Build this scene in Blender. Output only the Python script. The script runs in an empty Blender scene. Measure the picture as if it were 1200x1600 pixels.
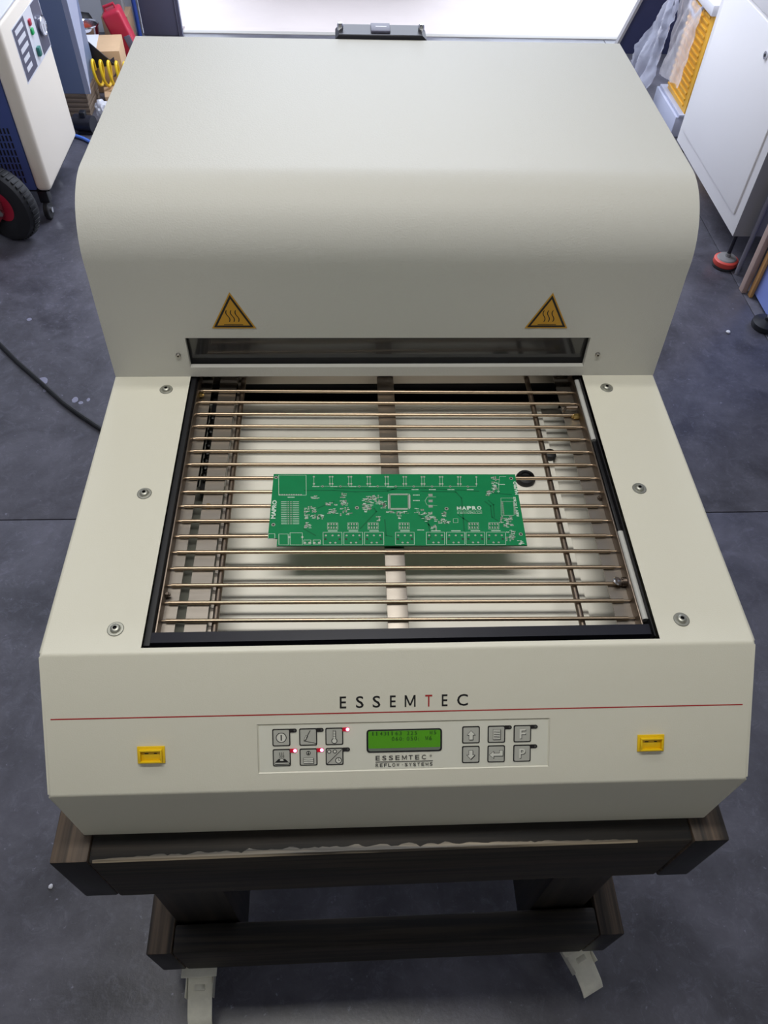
import bpy, bmesh, math, random
from mathutils import Vector, Matrix, noise
random.seed(7)
scene = bpy.context.scene
COL = scene.collection
H = 0.965                     # height of the machine's deck above the floor

# ------------------------------------------------------------------ camera
cam_d = bpy.data.cameras.new('camera')
cam = bpy.data.objects.new('camera', cam_d); COL.objects.link(cam)
cam.location = (-0.0504707, -0.3696900, 0.6669695 + H)
cam.rotation_mode = 'XYZ'
cam.rotation_euler = (0.6818970, -0.0265176, -0.0353054)
cam_d.sensor_fit = 'AUTO'; cam_d.sensor_width = 36.0
cam_d.lens = 36.0 * 1206.05 / 1600.0
cam_d.clip_start = 0.02; cam_d.clip_end = 60
scene.camera = cam

# ------------------------------------------------------------------ light
w = bpy.data.worlds.new('world'); scene.world = w; w.use_nodes = True
bg = w.node_tree.nodes['Background']
bg.inputs[0].default_value = (0.80, 0.87, 1.0, 1); bg.inputs[1].default_value = 4.4

def area(name, loc, rot, sx, sy, power, color):
    l = bpy.data.lights.new(name, 'AREA'); l.shape = 'RECTANGLE'; l.size = sx; l.size_y = sy
    l.energy = power; l.color = color
    o = bpy.data.objects.new(name, l); COL.objects.link(o); o.location = loc; o.rotation_euler = rot
    return o
area('lamp_and_fill_light', (-0.30, 0.72, H + 1.66), (0, 0, 0), 1.3, 0.10, 6.5, (1.0, 0.985, 0.93))
area('lamp_and_fill_light', (-0.10, 0.06, H + 1.66), (0, 0, 0), 1.2, 0.12, 14.5, (1.0, 0.985, 0.93))
area('lamp_and_fill_light', (0.0, 3.3, H + 1.66), (0, 0, 0), 1.8, 0.3, 70.0, (0.80, 0.86, 1.0))  # cool fill added in place of doorway daylight, no lamp hangs here

vs = scene.view_settings
vs.view_transform = 'Standard'; vs.look = 'None'; vs.gamma = 1.0; vs.use_curve_mapping = False
vs.exposure = 0.0

# ------------------------------------------------------------------ helpers
def srgb(r, g, b):
    f = lambda c: (c/255/12.92) if c/255 <= 0.04045 else ((c/255+0.055)/1.055)**2.4
    return (f(r), f(g), f(b), 1)

def mat(name, col, rough=0.5, metal=0.0, bump=None, var=None, spec=None, emit=None, alpha=None, trans=None, coat=None, stretch=None):
    """principled material; bump=(scale,strength); var=(scale,amount) mottles the colour"""
    m = bpy.data.materials.new(name); m.use_nodes = True
    nt = m.node_tree; p = nt.nodes['Principled BSDF']
    c = srgb(*col)
    p.inputs['Base Color'].default_value = c
    p.inputs['Roughness'].default_value = rough
    p.inputs['Metallic'].default_value = metal
    if spec is not None: p.inputs['Specular IOR Level'].default_value = spec
    if coat is not None: p.inputs['Coat Weight'].default_value = coat
    if trans is not None: p.inputs['Transmission Weight'].default_value = trans
    if alpha is not None: p.inputs['Alpha'].default_value = alpha
    if emit is not None:
        p.inputs['Emission Color'].default_value = srgb(*emit[0]); p.inputs['Emission Strength'].default_value = emit[1]
    tc = nt.nodes.new('ShaderNodeTexCoord')
    src = tc.outputs['Object']
    if stretch:
        mp = nt.nodes.new('ShaderNodeMapping'); mp.inputs['Scale'].default_value = stretch
        nt.links.new(src, mp.inputs[0]); src = mp.outputs[0]
    if bump:
        n = nt.nodes.new('ShaderNodeTexNoise'); n.inputs['Scale'].default_value = bump[0]; n.inputs['Detail'].default_value = 2
        nt.links.new(src, n.inputs['Vector'])
        b = nt.nodes.new('ShaderNodeBump'); b.inputs['Strength'].default_value = bump[1]; b.inputs['Distance'].default_value = 0.001
        nt.links.new(n.outputs['Fac'], b.inputs['Height']); nt.links.new(b.outputs[0], p.inputs['Normal'])
    if var:
        n = nt.nodes.new('ShaderNodeTexNoise'); n.inputs['Scale'].default_value = var[0]; n.inputs['Detail'].default_value = 6
        n.inputs['Roughness'].default_value = 0.65
        nt.links.new(src, n.inputs['Vector'])
        mr = nt.nodes.new('ShaderNodeMapRange'); mr.inputs[1].default_value = 0.3; mr.inputs[2].default_value = 0.7
        mr.inputs[3].default_value = 1 - var[1]; mr.inputs[4].default_value = 1 + var[1]
        nt.links.new(n.outputs['Fac'], mr.inputs[0])
        mx = nt.nodes.new('ShaderNodeVectorMath'); mx.operation = 'SCALE'; mx.inputs[0].default_value = c[:3]
        nt.links.new(mr.outputs[0], mx.inputs['Scale']); nt.links.new(mx.outputs[0], p.inputs['Base Color'])
    return m

def floor_mat():
    m = bpy.data.materials.new('dark rubber floor'); m.use_nodes = True
    nt = m.node_tree; p = nt.nodes['Principled BSDF']; L = nt.links
    tc = nt.nodes.new('ShaderNodeTexCoord')
    def noi(scale, detail, rough=0.6, dist=0.0):
        n = nt.nodes.new('ShaderNodeTexNoise'); n.inputs['Scale'].default_value = scale; n.inputs['Detail'].default_value = detail
        n.inputs['Roughness'].default_value = rough; n.inputs['Distortion'].default_value = dist
        L.new(tc.outputs['Object'], n.inputs['Vector']); return n
    big = noi(5, 6, 0.7, 0.4); speck = noi(60, 3, 0.7); scuff = noi(30, 8, 0.85, 1.0)
    base = nt.nodes.new('ShaderNodeValToRGB')
    base.color_ramp.elements[0].position = 0.33; base.color_ramp.elements[0].color = srgb(64, 63, 70)
    base.color_ramp.elements[1].position = 0.68; base.color_ramp.elements[1].color = srgb(102, 101, 111)
    L.new(big.outputs['Fac'], base.inputs[0])
    r2 = nt.nodes.new('ShaderNodeValToRGB')
    r2.color_ramp.elements[0].position = 0.66; r2.color_ramp.elements[0].color = (0, 0, 0, 1)
    r2.color_ramp.elements[1].position = 0.79; r2.color_ramp.elements[1].color = (1, 1, 1, 1)
    L.new(speck.outputs['Fac'], r2.inputs[0])
    r3 = nt.nodes.new('ShaderNodeValToRGB')
    r3.color_ramp.elements[0].position = 0.52; r3.color_ramp.elements[0].color = (0, 0, 0, 1)
    r3.color_ramp.elements[1].position = 0.72; r3.color_ramp.elements[1].color = (0.32, 0.32, 0.32, 1)
    L.new(scuff.outputs['Fac'], r3.inputs[0])
    add = nt.nodes.new('ShaderNodeMath'); add.operation = 'ADD'; add.use_clamp = True
    L.new(r2.outputs[0], add.inputs[0]); L.new(r3.outputs[0], add.inputs[1])
    mx = nt.nodes.new('ShaderNodeMix'); mx.data_type = 'RGBA'
    L.new(add.outputs[0], mx.inputs['Factor']); L.new(base.outputs[0], mx.inputs['A'])
    mx.inputs['B'].default_value = srgb(150, 150, 168)
    L.new(mx.outputs['Result'], p.inputs['Base Color'])
    mr = nt.nodes.new('ShaderNodeMapRange'); mr.inputs[3].default_value = 0.28; mr.inputs[4].default_value = 0.46; p.inputs['Specular IOR Level'].default_value = 0.75
    L.new(big.outputs['Fac'], mr.inputs[0]); L.new(mr.outputs[0], p.inputs['Roughness'])
    b = nt.nodes.new('ShaderNodeBump'); b.inputs['Strength'].default_value = 0.25; b.inputs['Distance'].default_value = 0.002
    L.new(speck.outputs['Fac'], b.inputs['Height']); L.new(b.outputs[0], p.inputs['Normal'])
    return m

def wood_mat(name, dark, light, axis, rough=0.45, scale=1.0, lo=0.42, hi=0.62):
    m = bpy.data.materials.new(name); m.use_nodes = True
    nt = m.node_tree; p = nt.nodes['Principled BSDF']; L = nt.links
    tc = nt.nodes.new('ShaderNodeTexCoord'); mp = nt.nodes.new('ShaderNodeMapping')
    s = [90*scale, 90*scale, 90*scale]; s[axis] = 3.0*scale; mp.inputs['Scale'].default_value = s
    L.new(tc.outputs['Object'], mp.inputs[0])
    n = nt.nodes.new('ShaderNodeTexNoise'); n.inputs['Scale'].default_value = 1; n.inputs['Detail'].default_value = 5
    n.inputs['Distortion'].default_value = 0.4
    L.new(mp.outputs[0], n.inputs['Vector'])
    r = nt.nodes.new('ShaderNodeValToRGB')
    r.color_ramp.elements[0].position = lo; r.color_ramp.elements[0].color = srgb(*dark)
    r.color_ramp.elements[1].position = hi; r.color_ramp.elements[1].color = srgb(*light)
    L.new(n.outputs['Fac'], r.inputs[0]); L.new(r.outputs[0], p.inputs['Base Color'])
    p.inputs['Roughness'].default_value = rough
    b = nt.nodes.new('ShaderNodeBump'); b.inputs['Strength'].default_value = 0.4; b.inputs['Distance'].default_value = 0.001
    L.new(n.outputs['Fac'], b.inputs['Height']); L.new(b.outputs[0], p.inputs['Normal'])
    return m

M = dict(
    cream=mat('cream powder coat', (222, 219, 203), 0.42, bump=(900, 0.10)),
    hood=mat('textured cream powder coat', (201, 200, 193), 0.50, bump=(520, 0.28), spec=0.30),
    panel=mat('membrane panel', (226, 225, 211), 0.35),
    red_line=mat('red print', (168, 42, 42), 0.4),
    black_ink=mat('black print', (22, 20, 22), 0.5),
    grey_ink=mat('grey print', (70, 70, 68), 0.5),
    key=mat('grey key', (184, 184, 175), 0.4),
    key_line=mat('dark key outline', (26, 26, 26), 0.4),
    key_icon=mat('pale key icon', (222, 222, 212), 0.4),
    led_off=mat('led window', (25, 22, 24), 0.2),
    led_red=mat('lit red led', (255, 60, 90), 0.3, emit=((255, 90, 130), 11.0)),
    led_halo=mat('red led window', (170, 10, 40), 0.2, emit=((200, 0, 40), 0.25)),
    lcd=mat('green lcd', (72, 140, 12), 0.15, emit=((60, 120, 10), 0.25)),
    lcd_grey=mat('lcd grey band', (112, 122, 110), 0.2),
    yellow=mat('yellow plastic', (236, 196, 20), 0.35),
    amber=mat('amber sticker', (196, 146, 42), 0.4),
    steel=mat('brushed steel', (170, 166, 160), 0.32, 1.0, bump=(300, 0.05)),
    screw=mat('zinc screw', (176, 176, 166), 0.42, 0.9),
    brown_steel=mat('heat tinted steel', (160, 152, 143), 0.40, 1.0, bump=(120, 0.08), var=(30, 0.10), stretch=(0.15, 1, 1)),
    rail=mat('heat tinted rail', (128, 116, 106), 0.38, 1.0, var=(20, 0.12)),
    rod=mat('bronze tinted rod', (188, 168, 144), 0.33, 1.0),
    tube=mat('dull steel tube', (135, 122, 110), 0.4, 1.0, var=(60, 0.1)),
    pan=mat('satin drip tray', (248, 244, 232), 0.38, 0.0, bump=(60, 0.05), stretch=(0.1, 1, 1)),
    tray=mat('grey tray', (165, 166, 155), 0.4, 0.3),
    seal=mat('black seal', (30, 30, 40), 0.45),
    seal2=mat('matt black', (14, 14, 20), 0.6),
    lightseal=mat('pale grey sleeve', (190, 190, 186), 0.35),
    chain=mat('black chain', (20, 20, 20), 0.3, 0.6),
    brass=mat('brass', (205, 175, 110), 0.25, 1.0),
    glass=mat('smoked glass', (78, 78, 80), 0.10, trans=0.35, spec=0.7),
    pcb=mat('green solder mask', (8, 128, 76), 0.42, var=(40, 0.05), spec=0.25),
    pcb_dark=mat('dark green trace', (6, 104, 62), 0.42, spec=0.25),
    pcb_edge=mat('laminate edge', (18, 84, 52), 0.5),
    silk=mat('white silkscreen', (205, 222, 208), 0.5),
    pad=mat('tinned pad', (196, 198, 186), 0.3, 0.7),
    hole=mat('plated hole', (40, 50, 44), 0.4),
    floor=floor_mat(),
    gap=mat('dark gap', (22, 22, 26), 0.8),
    wood_x=wood_mat('dark stained timber', (18, 15, 12), (50, 42, 34), 0, 0.65),
    wood_y=wood_mat('dark stained timber lengthwise', (44, 39, 36), (110, 93, 78), 1, 0.6, lo=0.38, hi=0.66),
    wood_end=wood_mat('near black timber end', (14, 14, 16), (26, 25, 26), 2),
    wood_z=wood_mat('dark stained post', (24, 21, 19), (50, 44, 38), 2),
    wood_worn=wood_mat('worn timber edge', (48, 42, 36), (168, 154, 132), 0, 0.35, lo=0.40, hi=0.60),
    zinc=mat('zinc plated steel', (238, 236, 222), 0.32, 0.2, var=(60, 0.08)),
    rubber=mat('black rubber', (24, 24, 28), 0.6),
    black=mat('black plastic', (26, 27, 32), 0.4),
    cable=mat('black cable sheath', (8, 8, 10), 0.5),
    dryer=mat('cream cabinet paint', (248, 238, 222), 0.5),
    blue_paint=mat('blue cabinet paint', (74, 90, 152), 0.5),
    blue_bright=mat('bright blue panel', (140, 158, 230), 0.5),
    console=mat('dark console print', (84, 84, 104), 0.4),
    white=mat('white label', (226, 226, 232), 0.45),
    red=mat('red plastic', (190, 40, 66), 0.4),
    green=mat('green plastic', (20, 178, 96), 0.35),
    teal=mat('teal rocker', (44, 120, 110), 0.3),
    dial=mat('gauge face', (206, 206, 214), 0.3),
    chrome=mat('chrome rim', (220, 220, 225), 0.15, 1.0),
    slate=mat('slate blue sheet', (124, 140, 172), 0.5),
    slate_lt=mat('pale steel edge', (176, 182, 204), 0.4),
    card=mat('cardboard', (206, 172, 134), 0.8, var=(12, 0.06)),
    card_dk=mat('brown board', (128, 112, 96), 0.8, var=(14, 0.08)),
    tan=mat('tan board', (156, 128, 100), 0.7, var=(10, 0.06)),
    orange=mat('orange plastic', (235, 90, 50), 0.4),
    bluepipe=mat('blue pipe', (56, 84, 168), 0.4),
    steel_door=mat('grey blue steel door', (104, 104, 124), 0.5),
    coil=mat('yellow coil hose', (246, 206, 40), 0.3),
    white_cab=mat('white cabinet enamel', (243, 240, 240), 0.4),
    cab_side=mat('shaded side and box grey', (150, 148, 148), 0.5),
    navy=mat('navy board', (42, 48, 84), 0.5),
    ribs=mat('ribbed yellow plastic', (244, 186, 60), 0.4),
    grey_box=mat('pale grey plastic', (180, 184, 204), 0.45),
    film=mat('clear film', (236, 232, 236), 0.22, alpha=0.5),
    wrap=mat('crumpled clear bag', (206, 208, 224), 0.22, alpha=0.55),
    plank_pink=mat('pinkish plank', (176, 152, 142), 0.7, var=(20, 0.08)),
    plank_orange=mat('orange edged plank', (210, 158, 96), 0.7, var=(20, 0.08)),
    plank_grey=mat('grey plank', (126, 124, 136), 0.6),
    wall=mat('painted wall', (196, 198, 204), 0.8),
    ceil=mat('painted ceiling', (205, 205, 205), 0.8),
    concrete=mat('pale concrete', (184, 174, 170), 0.8, var=(2.0, 0.05)),
    car=mat('dark car paint', (40, 40, 50), 0.3),
)

def link(o): COL.objects.link(o); return o

class MB:
    """collects shapes in deck coordinates (z = 0 is the machine's deck) for ONE mesh object"""
    def __init__(s): s.bm = bmesh.new(); s.mi = 0
    def _m(s, fs):
        for f in fs: f.material_index = s.mi
    def box(s, x0, x1, y0, y1, z0, z1, bev=0.0, seg=2, rot=None):
        r = bmesh.ops.create_cube(s.bm, size=1.0)
        vs_ = r['verts']
        for v in vs_:
            v.co = Vector((x0+(v.co.x+.5)*(x1-x0), y0+(v.co.y+.5)*(y1-y0), z0+(v.co.z+.5)*(z1-z0)))
        fs = set(f for v in vs_ for f in v.link_faces)
        if bev > 0:
            es = list(set(e for v in vs_ for e in v.link_edges))
            rr = bmesh.ops.bevel(s.bm, geom=es, offset=bev, segments=seg, affect='EDGES', profile=0.5)
            fs = set(rr['faces']) | set(f for f in fs if f.is_valid)
            vs_ = list(set(v for f in fs for v in f.verts))
        s._m(fs)
        if rot:
            bmesh.ops.transform(s.bm, matrix=rot, verts=[v for v in vs_ if v.is_valid])
        return s
    def prism(s, pts, a0, a1, axis='x', bev=0.0, seg=3):
        """polygon pts extruded along an axis: x -> pts are (y,z); y -> (x,z); z -> (x,y)"""
        def P(p, a):
            return {'x': (a, p[0], p[1]), 'y': (p[0], a, p[1]), 'z': (p[0], p[1], a)}[axis]
        A = [s.bm.verts.new(P(p, a0)) for p in pts]; B = [s.bm.verts.new(P(p, a1)) for p in pts]
        fs = [s.bm.faces.new(A), s.bm.faces.new(B[::-1])]
        n = len(pts)
        for i in range(n):
            fs.append(s.bm.faces.new((A[i], B[i], B[(i+1) % n], A[(i+1) % n])))
        if bev > 0:
            es = [e for e in set(e for v in A+B for e in v.link_edges) if e.calc_length() > 0.0001]
            cap = [e for e in es if (e.verts[0] in A) == (e.verts[1] in A)]
            rr = bmesh.ops.bevel(s.bm, geom=cap, offset=bev, segments=seg, affect='EDGES', profile=0.5)
            fs = [f for f in fs if f.is_valid] + list(rr['faces'])
        s._m(fs); bmesh.ops.recalc_face_normals(s.bm, faces=[f for f in fs if f.is_valid])
        return s
    def lathe(s, prof, seg=24, mtx=None):
        """prof: (r,z) from bottom to top about local z"""
        mtx = mtx or Matrix.Identity(4)
        rings = []
        for r, z in prof:
            if r < 1e-7: rings.append([s.bm.verts.new(mtx @ Vector((0, 0, z)))])
            else: rings.append([s.bm.verts.new(mtx @ Vector((r*math.cos(2*math.pi*i/seg), r*math.sin(2*math.pi*i/seg), z))) for i in range(seg)])
        fs = []
        for a, b in zip(rings, rings[1:]):
            for i in range(seg):
                j = (i+1) % seg
                if len(a) == 1 and len(b) == 1: continue
                if len(a) == 1: fs.append(s.bm.faces.new((a[0], b[i], b[j])))
                elif len(b) == 1: fs.append(s.bm.faces.new((a[i], b[0], a[j])))
                else: fs.append(s.bm.faces.new((a[i], b[i], b[j], a[j])))
        s._m(fs); bmesh.ops.recalc_face_normals(s.bm, faces=fs)
        return s
    def cyl(s, p0, p1, r, seg=12, r1=None):
        p0 = Vector(p0); p1 = Vector(p1); d = p1-p0; q = d.to_track_quat('Z', 'Y').to_matrix().to_4x4()
        m = Matrix.Translation(p0) @ q; r1 = r if r1 is None else r1
        return s.lathe([(0, 0), (r, 0), (r1, d.length), (0, d.length)], seg, m)
    def tube(s, pts, r, seg=8, closed=False):
        pts = [Vector(p) for p in pts]; rings = []
        up = None
        for i, p in enumerate(pts):
            a = pts[i-1] if (i > 0 or closed) else p; b = pts[(i+1) % len(pts)] if (i < len(pts)-1 or closed) else p
            t = (b-a).normalized()
            if up is None: up = t.orthogonal().normalized()
            up = (up - t*up.dot(t)).normalized(); sd = t.cross(up)
            rings.append([s.bm.verts.new(p + r*(math.cos(2*math.pi*k/seg)*up + math.sin(2*math.pi*k/seg)*sd)) for k in range(seg)])
        fs = []
        rr = list(zip(rings, rings[1:])) + ([(rings[-1], rings[0])] if closed else [])
        for a, b in rr:
            for k in range(seg): fs.append(s.bm.faces.new((a[k], b[k], b[(k+1) % seg], a[(k+1) % seg])))
        if not closed: fs += [s.bm.faces.new(rings[0][::-1]), s.bm.faces.new(rings[-1])]
        s._m(fs); bmesh.ops.recalc_face_normals(s.bm, faces=fs)
        return s
    def poly(s, pts):
        f = s.bm.faces.new([s.bm.verts.new(p) for p in pts]); f.material_index = s.mi; return s
    def mesh(s, me, mtx):
        """adds a mesh transformed by mtx"""
        vs_ = [s.bm.verts.new(mtx @ v.co) for v in me.vertices]
        for p in me.polygons:
            try: f = s.bm.faces.new([vs_[i] for i in p.vertices]); f.material_index = s.mi
            except ValueError: pass
        return s
    def xform(s, mtx): bmesh.ops.transform(s.bm, matrix=mtx, verts=s.bm.verts[:]); return s
    def build(s, name, mats, parent=None, angle=35, world=None):
        """links the collected shapes as one object; deck coordinates stay true whatever the parent's origin"""
        me = bpy.data.meshes.new(name); s.bm.normal_update(); s.bm.to_mesh(me); s.bm.free()
        for m in (mats if isinstance(mats, (list, tuple)) else [mats]): me.materials.append(m)
        me.polygons.foreach_set('use_smooth', [True]*len(me.polygons)); me.set_sharp_from_angle(angle=math.radians(angle))
        o = link(bpy.data.objects.new(name, me))
        if parent is not None:
            o.parent = parent; org = WLOC[parent.name]
        else:
            # its own origin at the base centre
            xs = [v.co for v in me.vertices]
            org = Vector(((min(v.x for v in xs)+max(v.x for v in xs))/2, (min(v.y for v in xs)+max(v.y for v in xs))/2, min(v.z for v in xs)))
            o.location = org + Vector((0, 0, H))
        me.transform(Matrix.Translation(-org))
        WLOC[o.name] = org
        return o
WLOC = {}

def thing(name, label, cat, loc, group=None):
    o = link(bpy.data.objects.new(name, None)); o.empty_display_size = 0.05
    o.location = Vector(loc) + Vector((0, 0, H)); WLOC[o.name] = Vector(loc)
    return tag(o, label, cat, group)
def tag(o, label, cat, group=None):
    o['label'] = label; o['category'] = cat
    if group: o['group'] = group
    return o
def struct(o): o['kind'] = 'structure'; return o
def plabel(o, t): o['label'] = t; return o
def dup(o, parent, off=(0, 0, 0), rot=None):
    c = o.copy(); link(c); c.parent = parent; c.location = Vector(o.location) + Vector(off)
    WLOC[c.name] = WLOC[o.name]
    return c

def boolean(o, cutter_mb, op='DIFFERENCE'):
    me = bpy.data.meshes.new('cut'); bmesh.ops.recalc_face_normals(cutter_mb.bm, faces=cutter_mb.bm.faces[:]); cutter_mb.bm.to_mesh(me); cutter_mb.bm.free()
    c = link(bpy.data.objects.new('cutter', me))
    m = o.modifiers.new('b', 'BOOLEAN'); m.operation = op; m.object = c; m.solver = 'EXACT'
    # cutter is in deck coordinates; object mesh is relative to WLOC
    c.location = o.matrix_world.translation * 0
    base = (WLOC[o.parent.name] if o.parent else WLOC[o.name]) + Vector((0, 0, H))
    c.location = Vector((0, 0, H))
    bpy.context.view_layer.update()
    dg = bpy.context.evaluated_depsgraph_get()
    new = bpy.data.meshes.new_from_object(o.evaluated_get(dg), depsgraph=dg)
    o.modifiers.clear(); old = o.data; o.data = new; new.name = o.name
    bpy.data.objects.remove(c); bpy.data.meshes.remove(me)
    new.polygons.foreach_set('use_smooth', [True]*len(new.polygons)); new.set_sharp_from_angle(angle=math.radians(30))

_tc = {}
def text_mesh(t, off=0.012):
    if (t, off) in _tc: return _tc[(t, off)]
    if t == 'M':
        q = MB(); w_ = 0.13+1.3*off
        for p in ([(0, 0), (w_, 0), (w_, 1), (0, 1)], [(1-w_, 0), (1, 0), (1, 1), (1-w_, 1)], [(0, 1), (0.5-w_*0.55, 0.12), (0.5+w_*0.55, 0.12), (w_*1.15, 1)], [(1-w_*1.15, 1), (0.5-w_*0.55, 0.12), (0.5+w_*0.55, 0.12), (1, 1)]):
            q.poly([(x, y, 0) for x, y in p])
        me = bpy.data.meshes.new('M'); q.bm.normal_update(); q.bm.to_mesh(me); _tc[(t, off)] = me; return me
    cu = bpy.data.curves.new('t', 'FONT'); cu.body = t; cu.resolution_u = 3; cu.offset = off
    o = link(bpy.data.objects.new('t', cu)); bpy.context.view_layer.update()
    me = bpy.data.meshes.new_from_object(o.evaluated_get(bpy.context.evaluated_depsgraph_get()))
    bpy.data.objects.remove(o)
    xs = [v.co.x for v in me.vertices]; ys = [v.co.y for v in me.vertices]
    me.transform(Matrix.Diagonal((1/(max(xs)-min(xs)), 1/(max(ys)-min(ys)), 1, 1)) @ Matrix.Translation((-min(xs), -min(ys), 0)))
    _tc[(t, off)] = me; return me
def put_text(mb, t, x0, x1, y0, y1, frame, z=0.0):
    """text fitted to a box in the frame's own plane"""
    mb.mesh(text_mesh(t), frame @ Matrix.Translation((x0, y0, z)) @ Matrix.Diagonal((x1-x0, y1-y0, 1, 1)))

FL = -H                        # floor level in deck coordinates

# ================================================================== setting
SPOT = mat('pale paint spot', (140, 140, 160), 0.6)
b = MB().box(-2.2, 2.1, -1.6, 4.3, FL-0.05, FL-0.004); fl = struct(b.build('floor', M['gap']))
for x0, x1, y0, y1 in ((-2.2, 1.369, -1.6, 0.9385), (1.372, 2.1, -1.6, 0.9385), (-2.2, 1.369, 0.9415, 4.29), (1.372, 2.1, 0.9415, 4.29)):
    MB().box(x0, x1, y0, y1, FL-0.006, FL, 0.0012).build('floor_mat', M['floor'], fl)
struct(MB().box(-2.3, -2.2, -1.7, 4.4, FL-0.05, 1.75).build('wall_left', M['wall']))
struct(MB().box(2.1, 2.2, -1.7, 4.4, FL-0.05, 1.75).build('wall_right', M['wall']))
struct(MB().box(-2.2, 2.1, -1.7, -1.6, FL-0.05, 1.75).build('wall_front', mat('dim painted wall', (196, 192, 180), 0.8)))
b = MB().box(-2.2, -1.14, 4.3, 4.4, FL-0.05, 1.75); b.box(1.75, 2.1, 4.3, 4.4, FL-0.05, 1.75); b.box(-1.14, 1.75, 4.3, 4.4, 1.3, 1.75)
struct(b.build('wall_back', M['wall']))
struct(MB().box(-2.3, 2.2, -1.7, 4.4, 1.75, 1.85).build('ceiling', M['ceil']))
struct(MB().box(-0.93, 1.75, 4.29, 4.33, FL-0.03, FL+0.004, 0.003).build('trim_1', mat('threshold strip', (150, 146, 140), 0.6)))
b = MB().box(-1.128, -0.925, 4.255, 4.30, FL, 1.3, 0.004); b.mi = 1; b.box(-0.940, -0.918, 4.245, 4.256, FL, 1.3, 0.003)
struct(b.build('trim_2', [M['steel_door'], M['slate_lt']]))
struct(MB().box(-8, 8, 4.40, 16, FL-0.10, FL-0.005).build('ground_outside', M['concrete']))
struct(MB().box(-0.93, 1.75, 4.33, 4.40, FL-0.10, FL-0.004).build('trim_3', M['concrete']))

for x, y, rx, ry in ((-1.003, 1.49, 0.016, 0.019), (-0.985, 1.45, 0.006, 0.010), (-0.885, 1.405, 0.009, 0.013), (-0.865, 1.392, 0.007, 0.007), (-0.845, 1.405, 0.005, 0.008), (-1.12, 1.80, 0.008, 0.008)):
    b = MB()
    n_p = 14; b.prism([(x+rx*math.cos(2*math.pi*i/n_p)*(1+0.12*math.sin(3*i)), y+ry*math.sin(2*math.pi*i/n_p)) for i in range(n_p)], FL+0.0001, FL+0.0006, 'z')
    b.build('paint_spot', SPOT, fl)
# vehicle parked outside, only its shade reaches the picture
v = thing('parked_vehicle', 'dark vehicle parked just outside the open workshop door', 'vehicle', (-0.12, 6.6, FL))
pr = [(5.00, -0.74), (4.94, -0.60), (4.98, -0.15), (5.45, 0.30), (7.6, 0.32), (8.6, -0.1), (9.0, -0.2), (9.05, -0.74)]
MB().prism(pr, -0.82, 0.58, 'x', 0.03).build('body', M['car'], v)
for sx in (-0.80, 0.42):
    for yy in (5.85, 8.2):
        m = Matrix.Translation((sx, yy, FL+0.315)) @ Matrix.Rotation(math.pi/2, 4, 'Y')
        MB().lathe([(0, 0.02), (0.17, 0.02), (0.20, 0), (0.30, 0), (0.315, 0.03), (0.315, 0.15), (0.30, 0.18), (0, 0.18)], 28, m).build('wheel', M['rubber'], v)

# ================================================================== reflow oven
oven = thing('reflow_oven', 'cream benchtop conveyor reflow oven with domed hood standing on the dark timber cart', 'oven', (0, 0.40, -0.2267))
Wd = 0.350
prof = [(0.8625, -0.2267), (0.8625, 0.0)]
# bend of the deck into the sloping front
def arc(p, a, c, r, n=4):
    """points that round the corner p between directions to a and to c"""
    p, a, c = Vector(p), Vector(a), Vector(c); u = (a-p).normalized(); v_ = (c-p).normalized()
    ang = u.angle(v_); t = r/math.tan(ang/2); ctr = p + (u+v_).normalized()*(r/math.sin(ang/2))
    s0 = p+u*t; s1 = p+v_*t
    out = []
    for i in range(n+1):
        k = i/n; d = (s0-ctr)*(1-k)+(s1-ctr)*k; d = d.normalized()*r; out.append(tuple(ctr+d))
    return out
A, B_, C_, D_ = (0.3, 0.0), (-0.0005, 0.0), (-0.0992, -0.1043), (-0.0992, -0.2267)
prof += arc(B_, A, C_, 0.006) + arc(C_, B_, D_, 0.006) + [D_]
b = MB().prism(prof, -Wd, Wd, 'x', 0.0028, 3)
body = b.build('housing', M['cream'], oven)
cut = MB().box(-0.2543, 0.2548, 0.0053, 0.78, -0.11, 0.05)
boolean(body, cut)
# frame of the sloping front: x right, y up the slope, z out
sl = Vector((0, -0.0989, -0.1043)).normalized()
n_ = Vector((1, 0, 0)).cross(-sl).normalized()
PF = Matrix.Translation((0, -0.0003, 0)) @ Matrix(((1, -sl.x, n_.x, 0), (0, -sl.y, n_.y, 0), (0, -sl.z, n_.z, 0), (0, 0, 0, 1)))
cut = MB().box(-0.1446, 0.1452, -0.1254, -0.0743, -0.0018, 0.02).xform(PF)
boolean(body, cut)

# hood
hp = [(0.3985, 0.0), (0.4070, 0.105), (0.4106, 0.142)]
RH = 0.081
for i in range(1, 19):
    t = math.pi/2*i/18; hp.append((0.4108+RH*(1-math.cos(t)), 0.2318-RH+RH*math.sin(t)))
hp += [(0.8600, 0.2318), (0.8625, 0.2290), (0.8625, 0.0)]
hood = MB().prism(hp, -Wd, Wd, 'x', 0.0010, 2).build('hood', M['hood'], oven)
hin = [(0.4045, -0.01), (0.4130, 0.105), (0.4180, 0.14), (0.428, 0.18), (0.450, 0.207), (0.50, 0.225), (0.856, 0.225), (0.856, -0.01)]
boolean(hood, MB().prism(hin, -Wd+0.004, Wd-0.004, 'x'))
boolean(hood, MB().box(-0.2525, 0.2535, 0.38, 0.43, 0.0140, 0.0578))
MB().box(-0.262, 0.262, 0.4125, 0.4155, 0.008, 0.064).build('viewing_window', M['glass'], oven)
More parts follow.
